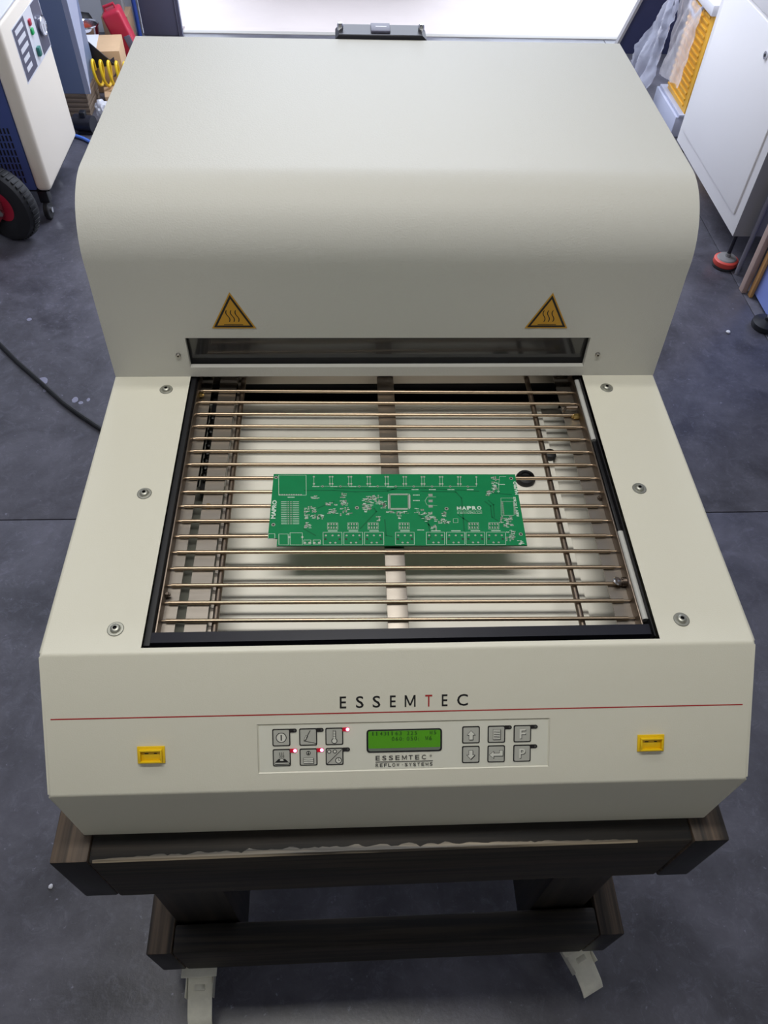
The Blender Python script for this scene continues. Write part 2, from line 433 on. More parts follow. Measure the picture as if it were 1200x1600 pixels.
# inside of the tunnel behind the window
b = MB()
b.box(-0.27, 0.27, 0.470, 0.474, -0.075, 0.15); b.box(-0.274, -0.27, 0.425, 0.474, 0.002, 0.15); b.box(0.27, 0.274, 0.425, 0.474, 0.002, 0.15)
b.box(-0.27, 0.27, 0.44, 0.4405, 0.050, 0.053); b.box(-0.27, 0.27, 0.45, 0.4505, 0.028, 0.0295)
b.build('tunnel_baffle', mat('dark tunnel metal', (52, 50, 50), 0.45, 0.7), oven)
# entry plate under the hood front
MB().box(-0.235, 0.250, 0.424, 0.426, -0.036, -0.004, 0.0004).build('entry_plate', M['brown_steel'], oven)
b = MB().box(-0.2543, 0.2548, 0.452, 0.456, -0.11, -0.001); b.build('tunnel_shade_sheet', M['seal2'], oven)  # black sheet added for the darkness deep inside the tunnel

# opening: black lining, front bar
b = MB()
b.prism([(0.0088, -0.03), (0.0130, -0.0040), (0.0245, -0.0040), (0.0245, -0.03)], -0.2505, 0.2500, 'x', 0.0006, 2)
b.build('front_bar', M['seal'], oven)
b = MB().box(-0.2540, -0.2475, 0.0095, 0.45, -0.10, -0.0035, 0.0008)
b.box(-0.2540, 0.2545, 0.0056, 0.0086, -0.10, -0.006)
b.build('black_lining', M['seal2'], oven)
MB().box(0.2532, 0.2545, 0.012, 0.44, -0.10, -0.006).build('black_lining', M['seal2'], oven)
MB().box(0.2490, 0.2530, 0.149, 0.290, -0.030, -0.012, 0.0006).build('black_lining', M['seal2'], oven)
for y0, y1 in ((0.034, 0.148), (0.291, 0.402)):
    m = MB(); m.tube([(0.2508, y0, -0.0125), (0.2508, y1, -0.0125)], 0.0036, 12); m.build('pale_sleeve', M['lightseal'], oven)
# side rails: thin upright plates
MB().box(-0.2468, -0.2450, 0.026, 0.44, -0.040, -0.0095, 0.0003).build('side_rail', M['rail'], oven)
MB().box(0.2450, 0.2468, 0.026, 0.44, -0.040, -0.0095, 0.0003).build('side_rail', M['rail'], oven)
# flanges and strips under the rods
MB().box(-0.2450, -0.2315, 0.026, 0.43, -0.0262, -0.0248).build('rail_flange', M['brown_steel'], oven)
MB().box(0.2260, 0.2450, 0.026, 0.43, -0.0262, -0.0248).build('rail_flange', M['brown_steel'], oven)
f = MB(); f.box(-0.2218, -0.1995, 0.026, 0.43, -0.0262, -0.0248); f.mi = 1
f.box(-0.217, -0.205, 0.2005, 0.2035, -0.0250, -0.0246)
f.build('support_plate', [M['brown_steel'], M['seal2']], oven)
MB().box(-0.1990, -0.1945, 0.026, 0.43, -0.0320, -0.0305).build('support_strip', M['brown_steel'], oven)
MB().box(-0.0137, 0.0083, 0.010, 0.44, -0.0270, -0.0248, 0.0004).build('centre_beam', M['brown_steel'], oven)
for x in (-0.1915, 0.1900):
    MB().tube([(x, 0.014, -0.0278), (x, 0.44, -0.0278)], 0.0034, 12).build('guide_tube', M['tube'], oven)
# drip tray below
b = MB(); b.box(-0.2440, 0.2190, 0.008, 0.4290, -0.0835, -0.0820); b.box(-0.244, 0.244, 0.4240, 0.4290, -0.0835, -0.0755)
b.build('drip_tray', M['pan'], oven)
MB().box(0.2192, 0.2525, 0.008, 0.43, -0.0905, -0.0885, 0.0004).build('tray_ledge', M['pan'], oven)
MB().box(-0.2440, -0.2035, 0.02, 0.27, -0.0700, -0.0680).build('lower_strip', M['tray'], oven)
# chain in the slot at the back
b = MB()
for i in range(9):
    y = 0.265 + i*0.0125
    b.lathe([(0, 0), (0.0036, 0), (0.0036, 0.004), (0.0015, 0.005), (0, 0.005)], 10, Matrix.Translation((-0.2290, y, -0.044)))
    b.box(-0.2305, -0.2275, y-0.0075, y+0.0075, -0.0445, -0.043, 0.0004)
b.build('chain', M['chain'], oven)
MB().box(-0.2335, -0.2243, 0.245, 0.42, -0.062, -0.048).build('chain_guard', M['seal2'], oven)
for (x, y, r) in ((0.2155, 0.3300, 0.0085), (0.1765, 0.2885, 0.0125)):
    b = MB().lathe([(0, 0), (r, 0), (r*1.03, 0.003), (r*0.9, 0.007), (r*0.55, 0.0085), (r*0.5, 0.006), (0, 0.006)], 28, Matrix.Translation((x, y, -0.0820)))
    b.build('rubber_plug', M['rubber'], oven)
# rods
ys = [0.3928, 0.3710, 0.3494, 0.3277, 0.3060, 0.2843, 0.2626, 0.2408, 0.2192, 0.1975, 0.1758, 0.1541, 0.1323, 0.1106, 0.0889, 0.0672, 0.0455]
r = 0.00215
rod_me = None
tilt = -0.0056/0.44
for i, y in enumerate(ys):
    if rod_me is None:
        b = MB(); b.cyl((-0.2410, y+0.2410*0.0127, -0.0222), (0.2380, y-0.2380*0.0127, -0.0222), r, 12)
        b.cyl((-0.2452, y+0.2452*0.0127, -0.0222), (-0.2408, y+0.2408*0.0127, -0.0222), 0.0011, 8)
        b.cyl((0.2378, y-0.2378*0.0127, -0.0222), (0.2452, y-0.2452*0.0127, -0.0222), 0.0011, 8)
        rod0 = b.build('conveyor_rod', M['rod'], oven); rod_me = rod0; y_first = y
    else:
        dup(rod_me, oven, (0, y-y_first, 0))
# bolts on the rails
def hexbolt(p, d, r, l, name, m, parent):
    q = Vector(d).to_track_quat('Z', 'Y').to_matrix().to_4x4()
    b = MB().lathe([(0, 0), (r, 0), (r, l*0.6), (r*0.85, l*0.7), (0, l*0.7)], 6, Matrix.Translation(p) @ q)
    b.lathe([(0, l*0.65), (r*0.5, l*0.65), (r*0.5, l), (0, l*1.02)], 10, Matrix.Translation(p) @ q)
    return b.build(name, m, parent)
hexbolt((-0.2448, 0.386, -0.020), (1, 0, 0), 0.0036, 0.006, 'rail_bolt', M['brass'], oven)
hexbolt((-0.2448, 0.0790, -0.020), (1, 0, 0), 0.0030, 0.005, 'rail_bolt', M['rail'], oven)
hexbolt((0.2448, 0.3440, -0.022), (-1, 0, 0), 0.0040, 0.010, 'rail_bolt', M['brass'], oven)
hexbolt((0.2448, 0.2080, -0.024), (-1, 0, 0), 0.0036, 0.004, 'rail_bolt', M['rail'], oven)
b = MB().cyl((0.2460, 0.0865, -0.0195), (0.2405, 0.0865, -0.0195), 0.0050, 14); b.cyl((0.2405, 0.0865, -0.0195), (0.2390, 0.0865, -0.0195), 0.0032, 12)
b.build('rail_bolt', M['rail'], oven)
b = MB(); b.lathe([(0, -0.0012), (0.0048, -0.0012), (0.0058, 0), (0.0048, 0.0012), (0, 0.0012)], 18, Matrix.Translation((0.2360, 0.0865, -0.0185)) @ Matrix.Rotation(0.35, 4, 'Y'))
b.cyl((0.2360, 0.0865, -0.0185), (0.2405, 0.0865, -0.0195), 0.0022, 8); b.build('rail_knob', M['chrome'], oven)
b = MB(); b.cyl((0.2440, 0.3560, -0.0175), (0.2300, 0.3570, -0.0185), 0.0026, 10); b.cyl((0.2300, 0.3570, -0.0185), (0.2250, 0.3500, -0.0185), 0.0016, 8)
b.build('rail_knob', M['tube'], oven)
MB().lathe([(0, 0), (0.0036, 0), (0.0036, 0.0012), (0.0026, 0.0026), (0, 0.003)], 14, Matrix.Translation((-0.2145, 0.2020, -0.0248))).build('plate_screw', M['brass'], oven)
# deck screws with washers
sc0 = None
for x, y in ((-0.2820, 0.3740), (-0.2820, 0.2014), (-0.2824, 0.0267), (0.2822, 0.3740), (0.2826, 0.2018), (0.2826, 0.0267)):
    if sc0 is None:
        b = MB().lathe([(0.0078, 0), (0.0082, 0.0003), (0.0076, 0.0009), (0.0056, 0.0011), (0.0052, 0.0010), (0.0050, 0.0021), (0.0040, 0.0031), (0.0028, 0.0035), (0.0020, 0.0035)], 28, Matrix.Translation((x, y, 0)))
        b.mi = 1; b.lathe([(0.0021, 0.0034), (0.0017, 0.0012), (0, 0.0012)], 6, Matrix.Translation((x, y, 0)))
        sc0 = b.build('deck_screw', [M['screw'], M['seal2']], oven); x0, y0 = x, y
    else: dup(sc0, oven, (x-x0, y-y0, 0))
for x in (-0.2645, 0.2680):
    q = Matrix.Translation((x, 0.4012, 0.0330)) @ Matrix.Rotation(math.radians(90), 4, 'X')
    b = MB().lathe([(0, -0.002), (0.0032, -0.002), (0.0032, 0.0014), (0.0022, 0.0026), (0.0012, 0.0028)], 16, q); b.mi = 1
    b.lathe([(0.0012, 0.0028), (0.0011, 0.0010), (0, 0.0010)], 6, q)
    b.build('hood_screw', [M['steel'], M['seal2']], oven)

# warning triangles on the hood front (lies in the leaning front plane)
lean = math.atan2(0.0085, 0.105)
HF = Matrix.Translation((0, 0.3985-0.00025, 0)) @ Matrix.Rotation(math.radians(90)-lean, 4, 'X')     # x right, y up the face, z out
def tri(mb, cx, cy, s, z, f):
    pts = [(cx-s/2, cy-s*0.2887), (cx+s/2, cy-s*0.2887), (cx, cy+s*0.5774)]
    mb.poly([f @ Vector((px, py, z)) for px, py in pts])
for cx in (-0.1905, 0.1940):
    b = MB(); cy = 0.0885
    hgt = 0.0490; s = 0.0535
    FR = HF @ Matrix.Translation((cx, cy, 0)) @ Matrix.Diagonal((1, hgt/(s*0.866), 1, 1))
    # body of sticker
    t = [(-s/2, -s*0.2887), (s/2, -s*0.2887), (0, s*0.5774)]
    vb = [b.bm.verts.new(FR @ Vector((x, y, 0.0))) for x, y in t]; vt = [b.bm.verts.new(FR @ Vector((x, y, 0.0003))) for x, y in t]
    b.bm.faces.new(vt)
    for i in range(3): b.bm.faces.new((vb[i], vb[(i+1) % 3], vt[(i+1) % 3], vt[i]))
    b.mi = 1; tri(b, 0, 0, s*0.90, 0.00045, FR); b.mi = 0; tri(b, 0, 0, s*0.74, 0.00060, FR)
    b.mi = 1
    for k in (-1, 0, 1):
        pts = [(k*0.0055 + 0.0014*math.sin(u*2*math.pi) - 0.0010*(u*2-1), -0.0065 + 0.0150*u) for u in [j/10 for j in range(11)]]
        for (ax, ay), (bx, by) in zip(pts, pts[1:]):
            wd = 0.0006; b.poly([FR @ Vector(p) for p in ((ax-wd, ay, 0.00075), (ax+wd, ay, 0.00075), (bx+wd, by, 0.00075), (bx-wd, by, 0.00075))])
    b.poly([FR @ Vector(p) for p in ((-0.0115, -0.0108, 0.00075), (0.0115, -0.0108, 0.00075), (0.0115, -0.0098, 0.00075), (-0.0115, -0.0098, 0.00075))])
    b.build('warning_sticker', [M['amber'], M['black_ink']], oven)
# bracket behind the hood
b = MB().prism([(-0.066, 0.150), (-0.066, 0.2300), (-0.060, 0.2365), (0.060, 0.2365), (0.067, 0.2300), (0.067, 0.150)], 0.8640, 0.9050, 'y', 0.0015)
rb = b.build('rear_bracket', M['seal'], oven)
for x in (-0.0585, 0.0595):
    MB().lathe([(0, 0), (0.0045, 0), (0.0045, 0.0065), (0.0030, 0.009), (0, 0.0095)], 14, Matrix.Translation((x, 0.884, 0.2360))).build('bolt', M['chrome'], rb)
b = MB().box(-0.014, 0.014, 0.872, 0.902, 0.2360, 0.2395, 0.0008); b.mi = 1; b.box(-0.007, 0.009, 0.886, 0.889, 0.2394, 0.2397)
b.build('name_plate', [M['steel_door'], M['white']], rb)

# red line and lettering on the sloping front
def bar(mb, x0, x1, y0, y1, z0, z1, f): mb.box(x0, x1, y0, y1, z0, z1); 
b = MB().box(-0.3426, 0.3404, -0.0652, -0.0640, 0.0, 0.00025).xform(PF); b.build('red_stripe', M['red_line'], oven)
U = 0.0006315
letters = [('E', 531, 541), ('S', 556, 568), ('S', 582, 594), ('E', 609, 618), ('M', 632, 649), ('T', 664, 675), ('E', 690, 699), ('C', 714, 731)]
for ch, a, c in letters:
    x0 = -0.0634+(a-531)*U; x1 = -0.0634+(c-531)*U
    b = MB(); put_text(b, ch, x0, x1, -0.0597, -0.0475, PF, 0.0002)
    o = b.build('letter', M['red_line'] if ch == 'T' else M['black_ink'], oven)
    if ch == 'T': plabel(o, 'red letter')
# control panel
cpl = MB().box(-0.1430, 0.1436, -0.1238, -0.0759, -0.0014, -0.0006).xform(PF).build('control_panel', M['panel'], oven)
b = MB()                      # sloping rim of the recess
inn = [(-0.1430, -0.1238), (0.1436, -0.1238), (0.1436, -0.0759), (-0.1430, -0.0759)]
for i in range(4):
    (xa, ya), (xb, yb) = inn[i], inn[(i+1) % 4]
    g = lambda x, y: (x+(0.0014 if x > 0 else -0.0014), y+(0.0014 if y > -0.1 else -0.0014))
    A0, B0 = g(xa, ya), g(xb, yb)
    b.poly([(xa, ya, -0.0010), (xb, yb, -0.0010), (B0[0], B0[1], 0.0002), (A0[0], A0[1], 0.0002)][::-1])
bmesh.ops.recalc_face_normals(b.bm, faces=b.bm.faces[:])
for f_ in b.bm.faces:
    f_.normal_update()
    if f_.normal.z < 0: f_.normal_flip()
b.xform(PF).build('panel_rim', M['cream'], cpl)
def rrect(x0, x1, y0, y1, r, n=4):
    pts = []
    for cx, cy, a in ((x1-r, y1-r, 0), (x0+r, y1-r, 90), (x0+r, y0+r, 180), (x1-r, y0+r, 270)):
        for i in range(n+1):
            t = math.radians(a+90*i/n); pts.append((cx+r*math.cos(t), cy+r*math.sin(t)))
    return pts
def pad(mb, pts, z0, z1, mi): mb.mi = mi; mb.prism(pts, z0, z1, 'z')
def line(mb, pts, wd, z, mi):
    mb.mi = mi
    for (ax, ay), (bx, by) in zip(pts, pts[1:]):
        d = Vector((bx-ax, by-ay)); d = d.normalized(); nn = Vector((-d.y, d.x))*wd/2; e = d*wd*0.3
        mb.poly([(ax-nn.x-e.x, ay-nn.y-e.y, z), (bx-nn.x+e.x, by-nn.y+e.y, z), (bx+nn.x+e.x, by+nn.y+e.y, z), (ax+nn.x-e.x, ay+nn.y-e.y, z)])
def disc(mb, cx, cy, r_, z, mi, n=20, sy=1.0):
    mb.mi = mi; mb.poly([(cx+r_*math.cos(2*math.pi*i/n), cy+r_*sy*math.sin(2*math.pi*i/n), z) for i in range(n)])
def shape(mb, pts, z, mi): mb.mi = mi; mb.poly([(x, y, z) for x, y in pts])
KS = 0.0176
def key_at(kx, ky, icon, led):
    """key with its left top corner at (kx, ky); icon drawn in key units 0..1"""
    b = MB()
    pad(b, rrect(kx, kx+KS, ky-KS, ky, 0.0015), -0.0006, 0.0000, 1)
    pad(b, rrect(kx+0.0011, kx+KS-0.0011, ky-KS+0.0011, ky-0.0011, 0.0010), 0.0, 0.0003, 0)
    Z = 0.0004
    def T(pts): return [(kx+px*KS, ky-KS+py*KS) for px, py in pts]
    def ln(pts, wd=0.045, mi=1, z=Z+0.00008): line(b, T(pts), wd*KS, z, mi)
    def sh(pts, mi=2, z=Z): shape(b, T(pts), z, mi)
    def dc(cx, cy, rr, mi=2, z=Z): disc(b, kx+cx*KS, ky-KS+cy*KS, rr*KS, z, mi)
    def ring(cx, cy, rr): 
        dc(cx, cy, rr, 1, Z-0.00003); dc(cx, cy, rr-0.045, 2, Z+0.00003)
    def outl(pts):
        c = (sum(p[0] for p in pts)/len(pts), sum(p[1] for p in pts)/len(pts))
        off = [(p[0]+0.03, p[1]-0.04) for p in pts]; sh(off, 1, Z-0.00003); sh(pts, 2, Z+0.00003)
        ln(pts+[pts[0]], 0.02, 1)
    if icon == 'power': ring(0.5, 0.5, 0.30); ln([(0.5, 0.35), (0.5, 0.65)], 0.07)
    elif icon == 'pen':
        ln([(0.62, 0.88), (0.42, 0.50)], 0.04); outl([(0.47, 0.60), (0.38, 0.60), (0.26, 0.32), (0.36, 0.36)]); ln([(0.26, 0.28), (0.55, 0.22), (0.95, 0.12)], 0.03)
    elif icon == 'thermo':
        ring(0.5, 0.24, 0.17); outl([(0.43, 0.36), (0.57, 0.36), (0.57, 0.86), (0.43, 0.86)])
        for k in (0.5, 0.6, 0.7, 0.8): ln([(0.43, k), (0.57, k)], 0.03)
    elif icon == 'heat':
        for k in (0.4, 0.5, 0.6): ln([(k, 0.50), (k+0.03, 0.60), (k-0.03, 0.72), (k, 0.82)], 0.03)
        sh([(0.12, 0.24), (0.88, 0.24), (0.68, 0.44), (0.32, 0.44)], 1, Z); outl([(0.38, 0.32), (0.62, 0.32), (0.58, 0.44), (0.42, 0.44)]); outl([(0.10, 0.14), (0.92, 0.14), (0.92, 0.22), (0.10, 0.22)])
    elif icon == 'stack':
        outl([(0.22, 0.14), (0.78, 0.14), (0.78, 0.46), (0.22, 0.46)])
        for k in (0.25, 0.35): ln([(0.22, k+0.02), (0.5, k-0.02), (0.78, k+0.02)], 0.03)
        ring(0.5, 0.74, 0.13); sh([(0.42, 0.74), (0.5, 0.64), (0.58, 0.74), (0.53, 0.74), (0.53, 0.84), (0.47, 0.84), (0.47, 0.74)], 1, Z+0.0001)
    elif icon == 'mode':
        ln([(0.08, 0.08), (0.92, 0.92)], 0.035); ring(0.20, 0.80, 0.12); ring(0.52, 0.80, 0.12); ring(0.72, 0.27, 0.19); ln([(0.72, 0.27), (0.72, 0.40)], 0.03); ln([(0.72, 0.27), (0.80, 0.27)], 0.03)
    elif icon == 'up': outl([(0.5, 0.76), (0.26, 0.50), (0.39, 0.50), (0.39, 0.22), (0.61, 0.22), (0.61, 0.50), (0.74, 0.50)])
    elif icon == 'down': outl([(0.5, 0.22), (0.74, 0.48), (0.61, 0.48), (0.61, 0.76), (0.39, 0.76), (0.39, 0.48), (0.26, 0.48)])
    elif icon == 'enter': outl([(0.10, 0.46), (0.36, 0.24), (0.36, 0.38), (0.88, 0.38), (0.88, 0.72), (0.68, 0.72), (0.68, 0.55), (0.36, 0.55), (0.36, 0.68)])
    elif icon == 'page':
        outl([(0.30, 0.20), (0.72, 0.20), (0.72, 0.80), (0.30, 0.80)])
        for k in (0.3, 0.4, 0.5, 0.6, 0.7): ln([(0.36, k), (0.68, k)], 0.035)
    elif icon in 'FP':
        for dx, dy, mi, z in ((0.03, -0.04, 1, Z-0.00003), (0, 0, 2, Z+0.00003)):
            b.mi = mi; b.mesh(text_mesh(icon), Matrix.Translation((kx+(0.34+dx)*KS, ky-KS+(0.22+dy)*KS, z)) @ Matrix.Diagonal((0.34*KS, 0.56*KS, 1, 1)))
    b.xform(PF).build('key', [M['key'], M['key_line'], M['key_icon']], cpl)
    if led:
        on_ = led == 'on'
        lb = MB(); lx = kx+KS-0.0006
        pad(lb, [(lx, ky), (lx+0.0052, ky)] + [(lx+0.0052+0.0019*math.sin(math.radians(a)), ky-0.0019+0.0019*math.cos(math.radians(a))) for a in range(20, 180, 20)] + [(lx+0.0052, ky-0.0038), (lx, ky-0.0038)], -0.0006, 0.0001, 1)
        lb.mi = 0
        lb.lathe([(0.0017, 0.0), (0.0015, 0.0004), (0, 0.0007)] if on_ else [(0.0011, 0.0), (0.0009, 0.0003), (0, 0.0004)], 14, Matrix.Translation((lx+0.0050, ky-0.0019, 0.0001)))
        o = lb.xform(PF).build('indicator_light', [M['led_red'] if on_ else M['grey_ink'], M['led_halo'] if on_ else M['led_off']], cpl)
        if on_: plabel(o, 'red lit indicator light')
L0, L1, L2 = -0.1300, -0.1037, -0.0780; R0, R1, R2 = 0.0575, 0.0830, 0.1090
T0, T1 = -0.0795, -0.1003; S0, S1 = -0.0812, -0.1017
for a in ((L0, T0, 'power', 'off'), (L1, T0, 'pen', 'off'), (L2, T0, 'thermo', 'on'), (L0, T1, 'heat', 'on'), (L1, T1, 'stack', 'on'), (L2, T1, 'mode', 'off'),
          (R0, S0, 'up', None), (R1, S0, 'page', 'off'), (R2, S0, 'F', 'off'), (R0, S1, 'down', None), (R1, S1, 'enter', None), (R2, S1, 'P', 'off')): key_at(*a)
b = MB(); pad(b, rrect(-0.0375, 0.0375, -0.1062, -0.0825, 0.0032), -0.0006, 0.0, 1)
pad(b, rrect(-0.0358, 0.0358, -0.1047, -0.0838, 0.0024), 0.0, 0.0002, 2)
pad(b, rrect(-0.0357, 0.0357, -0.1017, -0.0839, 0.0012), 0.0002, 0.00035, 0)
b.xform(PF).build('display', [M['lcd'], M['seal2'], M['lcd_grey']], cpl)
b = MB()
for i, ch in enumerate('11431163 225   M5'):
    if ch != ' ': put_text(b, ch, -0.0318+i*0.0038, -0.0318+i*0.0038+(0.0012 if ch == '1' else 0.0026), -0.0884, -0.0845, PF, 0.0005)
for i, ch in enumerate('060:050: M6'):
    if ch != ' ':
        x = -0.0125+i*0.0037
        put_text(b, ch, x, x+(0.0008 if ch == ':' else 0.0027), -0.0944, -0.0900 if ch != ':' else -0.0915, PF, 0.0005)
b.build('display_text', mat('lcd segments', (34, 84, 14), 0.4), cpl)
b = MB()
for i, ch in enumerate('ESSEMTEC'):
    x = -0.0286+i*0.00655; put_text(b, ch, x, x+(0.0042 if ch != 'M' else 0.0048), -0.1143, -0.1096, PF, 0.00005)
b2 = MB(); 
put_text(b, '®', 0.0252, 0.0275, -0.1118, -0.1096, PF, 0.00005)
for i, ch in enumerate('REFLOW-SYSTEMS'):
    x = -0.0286+i*0.00414
    if ch == '-': put_text(b, ch, x+0.0010, x+0.0023, -0.1197, -0.1193, PF, 0.00005)
    else: put_text(b, ch, x, x+0.0029, -0.1212, -0.1177, PF, 0.00005)
b3 = MB().box(-0.0286, 0.0284, -0.1164, -0.1159, -0.0004, 0.0)
me_ = bpy.data.meshes.new('x'); b3.bm.to_mesh(me_); b.mesh(me_, PF)
b.build('panel_lettering', M['grey_ink'], cpl)
# yellow thermocouple sockets
for x0, x1, dx in ((-0.2612, -0.2345, -0.0010), (0.2342, 0.2614, 0.0012)):
    y0, y1 = -0.1112, -0.0938
    b = MB(); b.box(x0, x1, y0, y1, 0.0, 0.0016, 0.0004)
    ix0, ix1, iy0, iy1 = x0+0.0024, x1-0.0024, y0+0.0020, y1-0.0024
    w_ = 0.0014
    for q in ((ix0, ix1, iy1-w_, iy1), (ix0, ix1, iy0, iy0+w_), (ix0, ix0+w_, iy0+w_, iy1-w_), (ix1-w_, ix1, iy0+w_, iy1-w_)):
        b.box(*q, 0.0014, 0.0052, 0.0003)
    b.mi = 1
    b.box(ix0+0.0048, ix0+0.0085, iy1-0.0050, iy1-0.0041, 0.0015, 0.0018); b.box(ix1-0.0080, ix1-0.0052, iy1-0.0050, iy1-0.0041, 0.0015, 0.0018)
    b.xform(PF).build('thermocouple_socket', [M['yellow'], M['seal2']], oven)

# ================================================================== circuit board
PB = Matrix.Translation((0.0018, 0.1910, -0.0202)) @ Matrix.Rotation(-0.0135, 4, 'Z')
board = thing('circuit_board', 'bare green circuit board with white printing lying on the conveyor rods', 'circuit board', (0.0018, 0.1910, -0.0202))
BW, BH, BT = 0.2880, 0.1060, 0.0016
b = MB(); b.mi = 0
hw, hh = BW/2, BH/2
outline = [(-hw+0.0105, -hh), (hw, -hh), (hw, hh), (-hw, hh), (-hw, -hh+0.0105), (-hw+0.0105, -hh+0.0105)]
b.prism(outline, 0, BT, 'z')
for f in b.bm.faces:
    if abs(f.normal.z) < 0.5: f.material_index = 1
b.bm.normal_update()
for f in b.bm.faces: f.material_index = 0 if abs(f.normal.z) > 0.5 else 1
b.xform(PB).build('laminate', [M['pcb'], M['pcb_edge']], board)
def pc(X, Y):
    """a 1200 x 436 drawing of the board to metres on the board"""
    v_ = (Y-50)/315; l_ = 75-30*v_; r_ = 1107+48*v_
    return ((X-l_)/(r_-l_)*BW-hw, hh-BH*v_*(1+0.08*(1-v_)))
tr = MB(); sk = MB(); pdm = MB(); hl = MB()
def sl_(pts, wd=0.00042, mb=None, z=None):
    line(mb or sk, [pc(*p) for p in pts], wd, BT+0.00010 if z is None else z, 0)
def sbox(x0, y0, x1, y1, wd=0.00042): sl_([(x0, y0), (x1, y0), (x1, y1), (x0, y1), (x0, y0)], wd)
def rect(mb, X, Y, w2, h2, z=None):
    x, y = pc(X, Y); mb.mi = 0; z = BT+0.00008 if z is None else z
    mb.poly([(x-w2, y-h2, z), (x+w2, y-h2, z), (x+w2, y+h2, z), (x-w2, y+h2, z)])
def dot(mb, X, Y, rr, z=None):
    x, y = pc(X, Y); disc(mb, x, y, rr, BT+0.00008 if z is None else z, 0, 12)
# darker buried traces
for pts in ([(205, 122), (330, 122), (420, 128), (560, 124), (600, 110)], [(330, 112), (640, 118), (720, 112), (950, 125)], [(700, 125), (850, 128), (875, 155), (885, 300)], [(690, 230), (730, 255), (740, 330)],
            [(500, 200), (510, 215), (440, 290)], [(975, 170), (1000, 190), (1005, 240), (1030, 255)], [(990, 165), (1012, 185), (1015, 240)], [(545, 250), (550, 320), (575, 325)], [(860, 230), (910, 265)], [(700, 240), (760, 300)],
            [(200, 290), (250, 320)], [(260, 200), (330, 170)], [(980, 130), (1090, 140)]):
    sl_(pts, 0.0016, tr, BT+0.00004)
# mounting holes
for X, Y in ((85, 65), (72, 272), (1090, 68), (1128, 315), (427, 198), (810, 202)):
    dot(pdm, X, Y, 0.0023); dot(hl, X, Y, 0.0013, BT+0.00014)
# top row connectors
xs = [245, 318, 398, 478, 555, 632, 710, 788, 866, 940]
for i, X in enumerate(xs):
    two = 0 < i < len(xs)-1
    for dX in ((-5, 6) if two else (0,)):
        dot(pdm, X+dX, 62, 0.0013); dot(pdm, X+dX, 93, 0.0013); sl_([(X+dX, 62), (X+dX, 104)], 0.0003)
    if i < len(xs)-1:
        sl_([(X, 104), (xs[i+1], 104)], 0.0003); dot(pdm, (X+xs[i+1])/2, 104, 0.0014); dot(hl, (X+xs[i+1])/2, 104, 0.0008, BT+0.00014)
sbox(96, 55, 212, 143)
for k in range(10): dot(pdm, 100+k*10, 141, 0.0011)
# ribbon header
for k in range(13):
    for X in (136, 147): rect(pdm, X, 172+k*8, 0.0010, 0.0006)
    sl_([(106, 172+k*8), (128, 172+k*8)], 0.0008); sl_([(155, 172+k*8), (180, 172+k*8)], 0.0008)
# bottom connectors
for X0, X1 in ((282, 362), (370, 450), (458, 540), (590, 670), (722, 800), (808, 886), (892, 972), (980, 1062)):
    sbox(X0, 306, X1, 361)
    for dX in (12, 40, 66): dot(pdm, X0+dX, 320, 0.0012)
    for dX in (30, 52): dot(pdm, X0+dX, 352, 0.0012)
    for dX in (10, 70): dot(hl, X0+dX, 336, 0.0014)
    sl_([(X0+22, 300), (X0+60, 300)], 0.0010)
sbox(95, 313, 134, 361); sbox(142, 308, 194, 361); sbox(200, 340, 230, 358); sbox(240, 340, 270, 358); sbox(50, 312, 78, 334)
for X, Y in ((140, 327), (194, 327), (205, 352), (224, 352), (245, 352), (265, 352)): dot(pdm, X, Y, 0.0014)
# small pin groups above the connectors
for X0 in (306, 392, 478, 610, 908, 995):
    for k in range(4):
        rect(pdm, X0+k*11, 270, 0.0007, 0.0014); rect(pdm, X0+k*11, 285, 0.0007, 0.0014)
    sbox(X0-5, 264, X0+39, 293, 0.0003)
# processor footprint
sbox(562, 138, 652, 203, 0.0006)
for k in range(26):
    Y = 143+k*2.2
    rect(pdm, 565, Y, 0.0016, 0.00030); rect(pdm, 650, Y, 0.0016, 0.00030)
for k in range(26):
    X = 572+k*2.8
    rect(pdm, X, 139, 0.00028, 0.0013); rect(pdm, X, 203, 0.00028, 0.0013)
# memory outline right
sbox(1045, 155, 1100, 232, 0.0003); sl_([(1045, 170), (1100, 170)], 0.0003)
for k in range(14): rect(pdm, 1050+0.35*k, 174+k*4, 0.0010, 0.0004); rect(pdm, 1100+0.5*k, 174+k*4, 0.0010, 0.0004)
sl_([(1068, 60), (1040, 60), (1034, 132)], 0.0003)
# battery holder marks
for Y in (142, 168, 192): rect(pdm, 742, Y, 0.0024, 0.0018)
sl_([(765, 150), (728, 150), (718, 168), (726, 186), (770, 188)], 0.0003)
sbox(838, 246, 858, 264, 0.0003)
# scattered parts
rnd = random.Random(5)
clusters = [(250, 152, 14, 6, 8), (228, 205, 22, 12, 14), (245, 236, 40, 8, 22), (214, 275, 14, 12, 16), (372, 162, 12, 26, 22), (318, 180, 22, 8, 12), (320, 215, 16, 14, 14), (370, 215, 30, 16, 14),
            (465, 190, 12, 34, 28), (482, 175, 10, 30, 20), (510, 165, 22, 20, 22), (535, 185, 14, 16, 18), (600, 218, 44, 6, 18), (520, 246, 6, 10, 5), (605, 238, 8, 8, 6), (690, 215, 20, 16, 10), (735, 232, 24, 12, 16), (800, 240, 12, 22, 12), (735, 250, 30, 8, 10),
            (790, 262, 30, 5, 12), (756, 285, 10, 8, 8), (1022, 95, 14, 34, 26), (992, 134, 12, 9, 12), (1066, 250, 26, 14, 20), (1072, 275, 20, 10, 14), (1085, 320, 18, 22, 22), (1134, 352, 18, 8, 10), (1110, 200, 8, 30, 0)]
